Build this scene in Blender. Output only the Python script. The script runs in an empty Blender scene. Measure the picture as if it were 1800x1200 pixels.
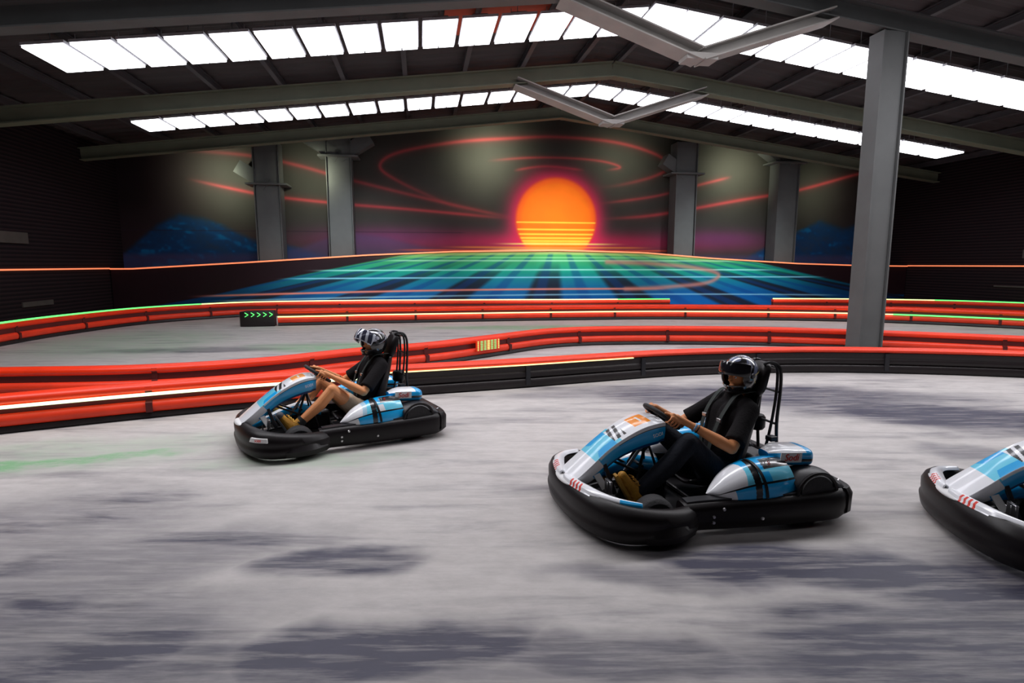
import bpy, bmesh, math, random
import numpy as np
from mathutils import Vector, Matrix, noise
random.seed(7)
PI = math.pi
sc = bpy.context.scene
COL = sc.collection

# ------------------------------------------------------------------ helpers
def srgb(r, g, b):
    f = lambda c: (c/12.92 if c <= .04045 else ((c+.055)/1.055)**2.4)
    return (f(r/255), f(g/255), f(b/255), 1)

def link(name, me, parent=None):
    o = bpy.data.objects.new(name, me); COL.objects.link(o)
    if parent is not None: o.parent = parent
    return o

def tag(o, label=None, cat=None, group=None, kind=None):
    if label: o['label'] = label
    if cat: o['category'] = cat
    if group: o['group'] = group
    if kind: o['kind'] = kind
    return o

def empty(name, loc=(0, 0, 0), rz=0, label=None, cat=None, group=None):
    o = bpy.data.objects.new(name, None); COL.objects.link(o)
    o.location = loc; o.rotation_euler = (0, 0, rz); o.empty_display_size = .2
    return tag(o, label, cat, group)

def finish(me, mats, smooth=True, angle=40):
    for m in (mats if isinstance(mats, (list, tuple)) else [mats]): me.materials.append(m)
    if smooth:
        me.polygons.foreach_set('use_smooth', [True]*len(me.polygons))
        me.set_sharp_from_angle(angle=math.radians(angle))
    me.update()

class MB:
    """collects geometry (and face colours) for ONE mesh"""
    def __init__(s): s.v = []; s.f = []; s.c = []; s.painted = False
    def add(s, vs, fs, cols=None):
        n = len(s.v); s.v += [tuple(v) for v in vs]
        s.f += [tuple(i+n for i in f) for f in fs]
        if cols is None: s.c += [(1, 1, 1, 1)]*len(fs)
        else: s.c += list(cols); s.painted = True
        return s
    def box(s, cx, cy, cz, sx, sy, sz, M=None, col=None):
        vs = [Vector((cx+dx*sx/2, cy+dy*sy/2, cz+dz*sz/2)) for dx in (-1, 1) for dy in (-1, 1) for dz in (-1, 1)]
        if M is not None: vs = [M @ v for v in vs]
        fs = [(0, 1, 3, 2), (4, 6, 7, 5), (0, 4, 5, 1), (2, 3, 7, 6), (0, 2, 6, 4), (1, 5, 7, 3)]
        return s.add(vs, fs, None if col is None else [col]*6)
    def beam(s, a, b, w, h, up=(0, 0, 1)):
        a, b = Vector(a), Vector(b); d = (b-a).normalized(); up = Vector(up)
        x = d.cross(up).normalized(); y = x.cross(d).normalized()
        vs = []
        for p in (a, b):
            for sx, sy in ((-1, -1), (1, -1), (1, 1), (-1, 1)): vs.append(p+x*sx*w/2+y*sy*h/2)
        return s.add(vs, [(3, 2, 1, 0), (4, 5, 6, 7), (0, 1, 5, 4), (1, 2, 6, 5), (2, 3, 7, 6), (3, 0, 4, 7)])
    def loft(s, rings, closed=True, caps=True, paint=None, loop=False):
        n = len(rings[0]); m = len(rings); vs = [p for r in rings for p in r]; fs = []; cs = []
        for i in range(m if loop else m-1):
            i2 = (i+1) % m
            for j in range(n if closed else n-1):
                k = (j+1) % n
                fs.append((i*n+j, i*n+k, i2*n+k, i2*n+j))
                if paint: cs.append(paint((i+.5)/(m-1), (j+.5)/(n if closed else n-1)))
        if caps and closed and not loop:
            fs.append(tuple(range(n))[::-1]); fs.append(tuple((m-1)*n+j for j in range(n)))
            if paint: cs += [paint(0, .5), paint(1, .5)]
        return s.add(vs, fs, cs if paint else None)
    def tube(s, pts, r, n=10, cr=0, closed=False):
        P = [Vector(p) for p in pts]
        if cr: P = smoothpath(P, cr, closed)
        R = r if callable(r) else (lambda t: r)
        m = len(P); rings = []; up = None
        for i, p in enumerate(P):
            if closed: d = (P[(i+1) % m]-P[i-1]).normalized()
            else: d = (P[min(i+1, m-1)]-P[max(i-1, 0)]).normalized()
            if up is None:
                up = Vector((0, 0, 1)) if abs(d.z) < .9 else Vector((1, 0, 0))
            x = d.cross(up).normalized(); up = x.cross(d).normalized()
            rr = R(i/(m-1))
            rings.append([p+(x*math.cos(2*PI*j/n)+up*math.sin(2*PI*j/n))*rr for j in range(n)])
        return s.loft(rings, loop=closed)
    def ribbon(s, pts, w, th, side, cr=6):
        """flat strap: width w along side vector(s), thickness th"""
        P = smoothpath([Vector(p) for p in pts], cr); rings = []; side = Vector(side).normalized()
        for i, p in enumerate(P):
            d = (P[min(i+1, len(P)-1)]-P[max(i-1, 0)]).normalized()
            nrm = d.cross(side).normalized(); sd = nrm.cross(d).normalized()
            rings.append([p+sd*w/2+nrm*th/2, p-sd*w/2+nrm*th/2, p-sd*w/2-nrm*th/2, p+sd*w/2-nrm*th/2])
        return s.loft(rings)
    def lathe(s, prof, c, axis, n=32, closed=False):
        """prof: (radius, height along axis)"""
        a = Vector(axis).normalized(); x = a.cross(Vector((0, 0, 1)) if abs(a.z) < .9 else Vector((1, 0, 0))).normalized(); y = a.cross(x)
        c = Vector(c)
        rings = [[c+a*h+(x*math.cos(2*PI*j/n)+y*math.sin(2*PI*j/n))*max(r, 1e-4) for j in range(n)] for r, h in prof]
        return s.loft(rings, loop=closed, caps=not closed)
    def ball(s, c, r, nu=20, nv=12, M=None):
        c = Vector(c); r = Vector(r) if hasattr(r, '__len__') else Vector((r, r, r))
        rings = []
        for i in range(nv+1):
            th = PI*min(max(i/nv, .004), .996)
            ring = []
            for j in range(nu):
                p = Vector((r.x*math.sin(th)*math.cos(2*PI*j/nu), r.y*math.sin(th)*math.sin(2*PI*j/nu), -r.z*math.cos(th)))
                if M is not None: p = M @ p
                ring.append(c+p)
            rings.append(ring)
        return s.loft(rings)
    def mesh(s, name):
        me = bpy.data.meshes.new(name); me.from_pydata(s.v, [], s.f)
        bm = bmesh.new(); bm.from_mesh(me); bmesh.ops.recalc_face_normals(bm, faces=bm.faces); bm.to_mesh(me); bm.free()
        if s.painted:
            at = me.color_attributes.new('Col', 'FLOAT_COLOR', 'CORNER')
            arr = np.empty((len(me.loops), 4), dtype=np.float32)
            for p in me.polygons: arr[p.loop_start:p.loop_start+p.loop_total] = s.c[p.index]
            at.data.foreach_set('color', arr.ravel())
        return me
    def build(s, name, mat, parent=None, smooth=True, angle=40, bevel=0, solid=0):
        me = s.mesh(name); finish(me, mat, smooth, angle)
        o = link(name, me, parent)
        if solid:
            m = o.modifiers.new('solid', 'SOLIDIFY'); m.thickness = solid; m.offset = -1
        if bevel:
            m = o.modifiers.new('bev', 'BEVEL'); m.width = bevel; m.segments = 2; m.limit_method = 'ANGLE'; m.angle_limit = math.radians(40)
        return o

def smoothpath(P, k, closed=False):
    out = []; n = len(P)
    for i in range(n if closed else n-1):
        if closed: a, b, c, d = P[i-1], P[i], P[(i+1) % n], P[(i+2) % n]
        else: a, b, c, d = P[max(i-1, 0)], P[i], P[i+1], P[min(i+2, n-1)]
        for j in range(k):
            t = j/k
            out.append(.5*((2*b)+(c-a)*t+(2*a-5*b+4*c-d)*t*t+(-a+3*b-3*c+d)*t**3))
    if not closed: out.append(P[-1].copy())
    return out

def dens(a, k=8): return [v.x for v in smoothpath([Vector((q, 0, 0)) for q in a], k)]
def lerp(a, b, t): return a+(b-a)*t
def interp(x, xs, ys): return float(np.interp(x, xs, ys))

# ------------------------------------------------------------------ materials
def material(name, col=(.5, .5, .5, 1), rough=.5, metal=0, var=.12, scale=8, bump=0, attr=None, coat=0, spec=.5, emit=None, estr=0, bscale=None):
    m = bpy.data.materials.new(name); m.use_nodes = True
    nt = m.node_tree; N = nt.nodes; L = nt.links
    b = N['Principled BSDF']
    b.inputs['Roughness'].default_value = rough; b.inputs['Metallic'].default_value = metal
    b.inputs['Specular IOR Level'].default_value = spec; b.inputs['Coat Weight'].default_value = coat
    b.inputs['Coat Roughness'].default_value = .08
    tc = N.new('ShaderNodeTexCoord'); nz = N.new('ShaderNodeTexNoise'); nz.inputs['Scale'].default_value = scale; nz.inputs['Detail'].default_value = 5
    L.new(tc.outputs['Object'], nz.inputs['Vector'])
    mp = N.new('ShaderNodeMapRange'); mp.inputs[3].default_value = 1-var; mp.inputs[4].default_value = 1+var*.5
    L.new(nz.outputs['Fac'], mp.inputs[0])
    mx = N.new('ShaderNodeMix'); mx.data_type = 'RGBA'; mx.blend_type = 'MULTIPLY'; mx.inputs[0].default_value = 1
    if attr:
        a = N.new('ShaderNodeAttribute'); a.attribute_name = attr; L.new(a.outputs['Color'], mx.inputs[6])
    else: mx.inputs[6].default_value = col
    L.new(mp.outputs[0], mx.inputs[7]); L.new(mx.outputs[2], b.inputs['Base Color'])
    if bump:
        nb = N.new('ShaderNodeTexNoise'); nb.inputs['Scale'].default_value = bscale or scale*6; nb.inputs['Detail'].default_value = 4
        L.new(tc.outputs['Object'], nb.inputs['Vector'])
        bp = N.new('ShaderNodeBump'); bp.inputs['Strength'].default_value = bump; bp.inputs['Distance'].default_value = .01
        L.new(nb.outputs['Fac'], bp.inputs['Height']); L.new(bp.outputs[0], b.inputs['Normal'])
    if emit:
        b.inputs['Emission Color'].default_value = emit; b.inputs['Emission Strength'].default_value = estr
    return m

BLACK = (.008, .0045, .006, 1)
M = {}
M['plastic'] = material('black_plastic', (.0065, .004, .005, 1), .42, bump=.05, scale=14, spec=.3)
M['fender'] = material('grey_black_plastic', (.012, .012, .016, 1), .42, bump=.04, scale=14)
M['rubber'] = material('tyre_rubber', (.014, .013, .015, 1), .7, bump=.4, scale=10)
M['paint'] = material('livery_gloss', attr='Col', rough=.3, coat=.7, var=.06)
M['cloth_black'] = material('black_cotton', (.0075, .006, .007, 1), .9, bump=.35, scale=10, spec=.2)
M['cloth_navy'] = material('dark_denim', (.012, .014, .022, 1), .85, bump=.4, scale=9, spec=.3)
M['cloth_beige'] = material('beige_cotton', srgb(190, 165, 140), .9, bump=.4, scale=10)
M['sock'] = material('black_sock', (.01, .01, .011, 1), .9)
M['tan'] = material('tan_leather', srgb(196, 140, 40), .6, bump=.5, scale=16, var=.35)
M['sole'] = material('grey_sole_rubber', srgb(70, 72, 78), .6, bump=.3)
M['sole_tan'] = material('tan_sole_rubber', srgb(170, 125, 40), .6, bump=.3)
M['lace'] = material('yellow_lace', srgb(225, 180, 80), .8)
M['metal'] = material('brushed_steel', (.55, .54, .55, 1), .28, 1, scale=20)
M['frame'] = material('black_powder_coat', (.02, .019, .021, 1), .3, .3)
M['glass'] = material('mirrored_visor', attr='Col', rough=.15, metal=.35, coat=1, var=.1)
M['dark_glass'] = material('dark_visor', (.012, .012, .016, 1), .12, coat=1)
M['strap'] = material('grey_green_webbing', srgb(44, 50, 48), .8, bump=.3)
M['white'] = material('white_vinyl', (.8, .8, .8, 1), .4)
M['redtxt'] = material('red_vinyl', srgb(215, 45, 30), .4)
M['orange_txt'] = material('orange_vinyl', srgb(255, 140, 20), .4)
M['helmet'] = material('helmet_shell', attr='Col', rough=.22, coat=1, var=.1)
M['bar_red'] = material('red_barrier_plastic', srgb(255, 56, 8), .42, var=.25, scale=2.2, bump=.1)
M['bar_dark'] = material('dark_red_groove', srgb(88, 8, 6), .55, var=.4, scale=3)
M['bar_pink'] = material('scuffed_red_plastic', srgb(248, 62, 28), .45, var=.3, scale=3)
M['bar_black'] = material('black_barrier_rubber', (.010, .005, .006, 1), .5, var=.5, scale=3, bump=.4)
M['led_green'] = material('green_led_strip', (.1, .8, .2, 1), .5, emit=(.12, 1, .16, 1), estr=.85)
M['led_lime'] = material('lime_led_strip', (.6, .9, .3, 1), .5, emit=(.75, 1, .32, 1), estr=.95)
M['led_warm'] = material('warm_led_strip', (.9, .8, .4, 1), .5, emit=(1, .72, .30, 1), estr=.95)
M['led_mint'] = material('pale_green_led_strip', (.8, .95, .7, 1), .5, emit=(.80, 1, .55, 1), estr=.8)
M['led_orange'] = material('orange_led_strip', (.9, .3, .15, 1), .5, emit=(1, .24, .10, 1), estr=.45)
M['led_dim'] = material('dim_green_led', (.4, .7, .3, 1), .5, emit=(.16, .5, .12, 1), estr=.45)
M['led_dimlime'] = material('dim_lime_led', (.6, .7, .3, 1), .5, emit=(.5, .6, .15, 1), estr=.6)
M['lamp'] = material('lamp_diffuser', (.9, .9, .9, 1), .5, emit=(.93, .93, 1, 1), estr=2.6, var=0)
M['lampcase'] = material('lamp_housing', (.35, .35, .37, 1), .5)
M['steel_grey'] = material('grey_painted_steel', srgb(92, 94, 94), .6, var=.3, scale=2)
M['steel_lit'] = material('lit_grey_steel', srgb(168, 164, 160), .6, var=.3, scale=2)  # grey steel lightened, light on the V braces put into its colour
M['steel_olive'] = material('olive_painted_steel', srgb(112, 116, 98), .6, var=.3, scale=2)
M['purlin'] = material('dark_galvanised_purlin', srgb(78, 74, 78), .6, .2, var=.3, scale=2)
M['roof_red'] = material('red_roof_patch', srgb(205, 80, 50), .7, var=.3, scale=3)
M['sign'] = material('dull_white_sign', srgb(74, 66, 62), .7, var=.4, scale=4)

def roof_material():
    m = material('corrugated_roof_sheet', srgb(66, 58, 60), .75, var=.4, scale=1.2)
    return m
M['roof'] = roof_material()

def sidewall_material():
    m = bpy.data.materials.new('ribbed_dark_cladding'); m.use_nodes = True
    N = m.node_tree.nodes; L = m.node_tree.links; b = N['Principled BSDF']; b.inputs['Roughness'].default_value = .85
    b.inputs['Specular IOR Level'].default_value = .2
    tc = N.new('ShaderNodeTexCoord'); sp = N.new('ShaderNodeSeparateXYZ'); L.new(tc.outputs['Object'], sp.inputs[0])
    ml = N.new('ShaderNodeMath'); ml.operation = 'MULTIPLY'; ml.inputs[1].default_value = 9; L.new(sp.outputs[2], ml.inputs[0])
    fr = N.new('ShaderNodeMath'); fr.operation = 'FRACT'; L.new(ml.outputs[0], fr.inputs[0])
    cr = N.new('ShaderNodeValToRGB'); cr.color_ramp.elements[0].color = (.006, .003, .005, 1); cr.color_ramp.elements[1].color = (.022, .011, .013, 1)
    cr.color_ramp.elements[0].position = .35; cr.color_ramp.elements[1].position = .75
    L.new(fr.outputs[0], cr.inputs[0]); L.new(cr.outputs[0], b.inputs['Base Color'])
    bp = N.new('ShaderNodeBump'); bp.inputs['Strength'].default_value = .5; L.new(fr.outputs[0], bp.inputs['Height']); L.new(bp.outputs[0], b.inputs['Normal'])
    return m
M['cladding'] = sidewall_material()

def floor_material():
    m = bpy.data.materials.new('tyre_marked_concrete'); m.use_nodes = True
    N = m.node_tree.nodes; L = m.node_tree.links; b = N['Principled BSDF']
    tc = N.new('ShaderNodeTexCoord')
    def noise_(scale, vec, detail=6, rough=.55, dist=0):
        n = N.new('ShaderNodeTexNoise'); n.inputs['Scale'].default_value = scale; n.inputs['Detail'].default_value = detail
        n.inputs['Roughness'].default_value = rough; n.inputs['Distortion'].default_value = dist
        L.new(vec, n.inputs['Vector']); return n.outputs['Fac']
    def mapping(rot, scl):
        mp = N.new('ShaderNodeMapping'); mp.inputs['Rotation'].default_value = (0, 0, rot); mp.inputs['Scale'].default_value = scl
        L.new(tc.outputs['Object'], mp.inputs['Vector']); return mp.outputs[0]
    def rng(src, a, b_, c, d):
        r = N.new('ShaderNodeMapRange'); r.inputs[1].default_value = a; r.inputs[2].default_value = b_; r.inputs[3].default_value = c; r.inputs[4].default_value = d
        r.interpolation_type = 'SMOOTHSTEP'; L.new(src, r.inputs[0]); return r.outputs[0]
    def math_(op, a, b_):
        n = N.new('ShaderNodeMath'); n.operation = op
        for i, q in enumerate((a, b_)):
            if isinstance(q, (int, float)): n.inputs[i].default_value = q
            else: L.new(q, n.inputs[i])
        n.use_clamp = False; return n.outputs[0]
    warp_n = N.new('ShaderNodeTexNoise'); warp_n.inputs['Scale'].default_value = 1.1; warp_n.inputs['Detail'].default_value = 4; L.new(tc.outputs['Object'], warp_n.inputs['Vector'])
    wv = N.new('ShaderNodeVectorMath'); wv.operation = 'MULTIPLY_ADD'; wv.inputs[1].default_value = (1.5, .55, 0)
    off = N.new('ShaderNodeVectorMath'); off.operation = 'ADD'; off.inputs[1].default_value = (-.75, -.27, 0)
    L.new(warp_n.outputs['Color'], wv.inputs[0]); L.new(tc.outputs['Object'], wv.inputs[2]); L.new(wv.outputs[0], off.inputs[0])
    W = off.outputs[0]
    # soft tyre-rubber patches where karts brake and turn; near ones also paint edge darkening
    def patch(x, y, rx, ry, rot=0, k=1.0):
        mp = N.new('ShaderNodeMapping'); mp.vector_type = 'TEXTURE'
        mp.inputs['Location'].default_value = (x, y, 0); mp.inputs['Rotation'].default_value = (0, 0, rot); mp.inputs['Scale'].default_value = (rx, ry, 1)
        L.new(W, mp.inputs['Vector'])
        ln = N.new('ShaderNodeVectorMath'); ln.operation = 'LENGTH'; L.new(mp.outputs[0], ln.inputs[0])
        return rng(ln.outputs['Value'], .45, 1.15, k, 0)
    tot = None
    for a in FLOOR_PATCHES:
        p = patch(*a); tot = p if tot is None else math_('MAXIMUM', tot, p)
    streak = noise_(1.0, mapping(-.16, (.55, 3.2, 1)), 8, .6, .4)
    fine = noise_(3.0, mapping(-.16, (.5, 5.5, 1)), 6, .65)
    fine2 = noise_(2.6, mapping(.5, (1.2, 2.2, 1)), 8, .7)
    tot = math_('MULTIPLY', tot, rng(fine, .25, .62, .45, 1.1))
    s2 = math_('MULTIPLY', rng(streak, .48, .72, 0, .55), rng(fine, .3, .6, .5, 1))
    rub = math_('MINIMUM', math_('ADD', tot, s2), 1)
    base = N.new('ShaderNodeMix'); base.data_type = 'RGBA'
    base.inputs[6].default_value = FLOOR_LIGHT; base.inputs[7].default_value = FLOOR_DARK; L.new(rub, base.inputs[0])
    mm = N.new('ShaderNodeMix'); mm.data_type = 'RGBA'; mm.blend_type = 'MULTIPLY'; mm.inputs[0].default_value = 1
    L.new(base.outputs[2], mm.inputs[6])
    L.new(math_('MULTIPLY', rng(fine2, .2, .8, .85, 1.12), rng(fine, .2, .8, .93, 1.06)), mm.inputs[7])
    # green glow of the barrier lights, painted into the floor colour
    gm = N.new('ShaderNodeMix'); gm.data_type = 'RGBA'; gm.inputs[7].default_value = srgb(95, 165, 105)
    g = None
    for a in ((-4.35, 5.15, 1.3, .16, .3, .8), (-4.6, 5.3, 2.2, .6, .3, .25), (-3.2, 12.5, 3.0, 1.0, -.1, .7), (2.0, 16.6, 5.5, .8, 0, .7), (-9, 13.5, 2.5, 3.0, .3, .35), (-2.0, 5.2, 1.2, .3, .1, .3)):
        p = patch(*a); g = p if g is None else math_('MAXIMUM', g, p)
    L.new(math_('MULTIPLY', g, rng(fine2, .3, .65, .2, 1)), gm.inputs[0]); L.new(mm.outputs[2], gm.inputs[6])
    L.new(gm.outputs[2], b.inputs['Base Color'])
    L.new(rng(rub, 0, 1, .62, .5), b.inputs['Roughness']); b.inputs['Specular IOR Level'].default_value = .35
    bp = N.new('ShaderNodeBump'); bp.inputs['Strength'].default_value = .12; bp.inputs['Distance'].default_value = .01
    L.new(fine2, bp.inputs['Height']); L.new(bp.outputs[0], b.inputs['Normal'])
    return m
FLOOR_LIGHT = srgb(186, 181, 179); FLOOR_DARK = srgb(64, 63, 80)
# x, y, rx, ry, rotation, strength
FLOOR_PATCHES = [(-1.0, 3.4, .6, .22, .1, .85), (-.5, 2.55, .9, .34, .1, 1.0), (.5, 2.5, 1.2, .25, -.05, .8), (-2.6, 3.3, 1.6, .5, .3, .55), (-2.4, 2.6, 1.4, .5, .25, .7),
                 (.9, 3.15, .9, .16, -.05, .6), (3.0, 2.9, 1.6, .7, -.2, .85), (0, 2.2, 4.5, .55, 0, .55), (-3.6, 3.6, 1.6, .9, .3, .45), (2.0, 2.45, 1.2, .4, -.1, .9),
                 (1.9, 3.3, 1.5, .35, -.12, 1.0), (2.6, 2.6, 1.3, .35, -.2, .9), (3.6, 7.9, 3.4, .8, -.08, .85), (6.0, 6.6, 3.0, .8, -.25, 1.0),
                 (.8, 7.9, 1.6, .3, .1, .5), (4.0, 3.2, 1.0, .5, -.4, .8), (-3.0, 3.0, 1.4, .25, .25, .5), (-2.2, 2.5, 1.0, .2, .2, .45), (4.6, 5.4, .8, .3, -.3, .6), (-8.5, 9.4, 3, .5, .1, .5), (-7.0, 12.2, 2.6, .5, .1, .6), (-3.5, 11.2, 2, .4, .1, .4)]
M['floor'] = floor_material()

# ------------------------------------------------------------------ camera
cd = bpy.data.cameras.new('camera'); cam = bpy.data.objects.new('camera', cd); COL.objects.link(cam)
cam.location = (0, 0, 1.84); cam.rotation_euler = (math.radians(90-7.715), 0, 0)
cd.sensor_width = 36; cd.lens = 20; cd.clip_start = .05; cd.clip_end = 200
sc.camera = cam

# ------------------------------------------------------------------ the hall
AX = Vector((.9874, .158, 0)); AY = Vector((-.158, .9874, 0)); P0 = Vector((3.1, 13, 0))
RIDGE = 7.75; SLOPE = .12; HALF = 15.8; TBACK = 10.6; TFRONT = -16.0
def hall(l, t, z): return P0+AX*l+AY*t+Vector((0, 0, z))
def roofz(l): return RIDGE-SLOPE*abs(l)

mb = MB(); q = [hall(-HALF-1, TFRONT-1, 0), hall(HALF+1, TFRONT-1, 0), hall(HALF+1, TBACK+1, 0), hall(-HALF-1, TBACK+1, 0)]
mb.loft([[p+Vector((0, 0, -.2)) for p in q], q]); tag(mb.build('floor', M['floor'], smooth=False), kind='structure')
for nm, s in (('wall_left', -1), ('wall_right', 1)):
    mb = MB(); z = roofz(HALF)
    mb.beam(hall(s*(HALF+.1), TFRONT, z/2), hall(s*(HALF+.1), TBACK+.2, z/2), .2, z)
    tag(mb.build(nm, M['cladding'], smooth=False), kind='structure')
mb = MB(); mb.beam(hall(-HALF, TFRONT-.1, RIDGE/2), hall(HALF, TFRONT-.1, RIDGE/2), .2, RIDGE)
tag(mb.build('wall_front', M['cladding'], smooth=False), kind='structure')
mb = MB()
for s in (-1, 1):
    # shallow trapezoidal ribs running down the slope
    n = 230; rows = []
    for i in range(n+1):
        t = lerp(TFRONT-.3, TBACK+.3, i/n); dz = .035 if (i//2) % 2 else 0
        rows.append((t, dz))
    r0 = [hall(0, t, RIDGE+.02+dz) for t, dz in rows]; r1 = [hall(s*(HALF+.3), t, roofz(HALF+.3)+.02+dz) for t, dz in rows]
    up = Vector((0, 0, .12))
    mb.loft([r0, r1], closed=False, caps=False); mb.loft([[p+up for p in r0], [p+up for p in r1]], closed=False, caps=False)
tag(mb.build('ceiling', M['roof'], smooth=False), kind='structure')

# painted mural wall -------------------------------------------------
def paint_wall(name, l0, l1, t, z0, ztop, nu, nv, art, rough, kind='structure', thick=.15):
    """a wall panel whose face carries an airbrushed design art(l,z)->rgb arrays"""
    ls = np.linspace(l0, l1, nu); top = np.array([ztop(l) for l in ls]); vs = np.linspace(0, 1, nv)
    Lg = np.repeat(ls[:, None], nv, 1); Zg = z0+(top[:, None]-z0)*vs[None, :]
    co = np.stack([P0.x+AX.x*Lg+AY.x*t, P0.y+AX.y*Lg+AY.y*t, Zg], -1).reshape(-1, 3)
    rgb = art(Lg, Zg).reshape(-1, 3); rgb = np.clip(rgb, 0, 1)
    lin = np.where(rgb <= .04045, rgb/12.92, ((rgb+.055)/1.055)**2.4)
    idx = np.arange(nu*nv).reshape(nu, nv)
    f = np.stack([idx[:-1, :-1], idx[1:, :-1], idx[1:, 1:], idx[:-1, 1:]], -1).reshape(-1, 4)
    nf = len(f)
    # solid back: border ring extruded
    back = np.array([[P0.x+AX.x*l+AY.x*(t+thick), P0.y+AX.y*l+AY.y*(t+thick), z] for i, l in enumerate(ls) for z in (z0, top[i])])
    b0 = nu*nv; faces = f.tolist()
    for i in range(nu-1):
        a, b_, c, d = b0+2*i, b0+2*i+1, b0+2*i+3, b0+2*i+2
        faces.append([a, b_, c, d]); faces.append([idx[i, nv-1], idx[i+1, nv-1], c, b_]); faces.append([idx[i+1, 0], idx[i, 0], a, d])
    faces.append([int(v) for v in idx[0, :][::-1]]+[b0, b0+1][::1]); faces.append([int(v) for v in idx[-1, :]]+[b0+2*nu-1, b0+2*nu-2])
    me = bpy.data.meshes.new(name); me.from_pydata(np.vstack([co, back]).tolist(), [], [[int(x) for x in q] for q in faces])
    at = me.color_attributes.new('Col', 'FLOAT_COLOR', 'POINT')
    full = np.ones((len(co)+len(back), 4), dtype=np.float32); full[:len(co), :3] = lin; full[len(co):, :3] = .01
    at.data.foreach_set('color', full.ravel())
    me.materials.append(material(name+'_paint', attr='Col', rough=rough, var=.25, scale=.8, spec=.25)); me.update()
    o = link(name, me); return o

def C(r, g, b): return np.array([r, g, b])/255.
def blend(base, col, a): return base*(1-a[..., None])+np.asarray(col)*a[..., None]
def sstep(x, a, b):
    t = np.clip((x-a)/(b-a), 0, 1); return t*t*(3-2*t)
def polydist(L, Z, pts, zscale=1.0):
    """distance to a smooth painted line and position along it"""
    P = smoothpath([Vector((p[0], p[1], 0)) for p in pts], 8); d = np.full(L.shape, 1e9); s = np.zeros(L.shape); n = len(P)-1
    for i in range(n):
        ax, ay, bx, by = P[i].x, P[i].y, P[i+1].x, P[i+1].y; dx, dy = bx-ax, by-ay; q = dx*dx+dy*dy+1e-9
        t = np.clip(((L-ax)*dx+(Z-ay)*dy)/q, 0, 1)
        dd = np.hypot(L-ax-t*dx, (Z-ay-t*dy)*zscale); m = dd < d; d = np.where(m, dd, d); s = np.where(m, (i+t)/n, s)
    return d, s
def vnoise(L, Z, sc_, seed=0):
    rs = np.random.RandomState(seed); g = rs.rand(64, 64)
    x = L*sc_+20; y = Z*sc_+20; xi = np.floor(x).astype(int); yi = np.floor(y).astype(int); fx = x-xi; fy = y-yi
    fx = fx*fx*(3-2*fx); fy = fy*fy*(3-2*fy)
    G = lambda a, b: g[a % 64, b % 64]
    return (G(xi, yi)*(1-fx)+G(xi+1, yi)*fx)*(1-fy)+(G(xi, yi+1)*(1-fx)+G(xi+1, yi+1)*fx)*fy

ARCS = [([(-14.1, 5.95), (-11.41, 5.83), (-9.62, 5.52), (-7.99, 5.1), (-5.46, 4.52), (-2.59, 3.91), (-1.33, 3.7)], .07, .6),
 ([(-13.6, 4.97), (-12.07, 4.64), (-10.49, 4.36), (-8.03, 4.13), (-5.47, 3.96), (-3.26, 3.79), (-1.33, 3.64)], .06, .95),
 ([(-2.36, 3.62), (-4.15, 4.26), (-5.88, 5.02), (-6.55, 5.56), (-5.85, 6.08), (-3.68, 6.53), (-1.44, 6.75), (0.39, 6.86), (2.75, 6.74), (4.47, 6.34), (5.11, 5.86), (4.5, 5.44), (3.04, 5.06), (1.84, 4.92)], .07, .75),
 ([(-2.57, 5.85), (-0.76, 6.03), (0.87, 6.06), (2.29, 5.97), (3.02, 5.76), (2.3, 5.61)], .05, .7),
 ([(2.1, 3.68), (4.56, 3.87), (8.36, 4.54), (10.99, 4.99), (13.67, 5.7), (14.77, 5.92)], .07, .95),
 ([(2.09, 4.29), (4.53, 4.63), (6.52, 5.14), (8.04, 5.52)], .06, .7), ([(-1.44, 5.51), (-0.06, 5.72), (1.58, 5.59)], .05, .6)]
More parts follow.
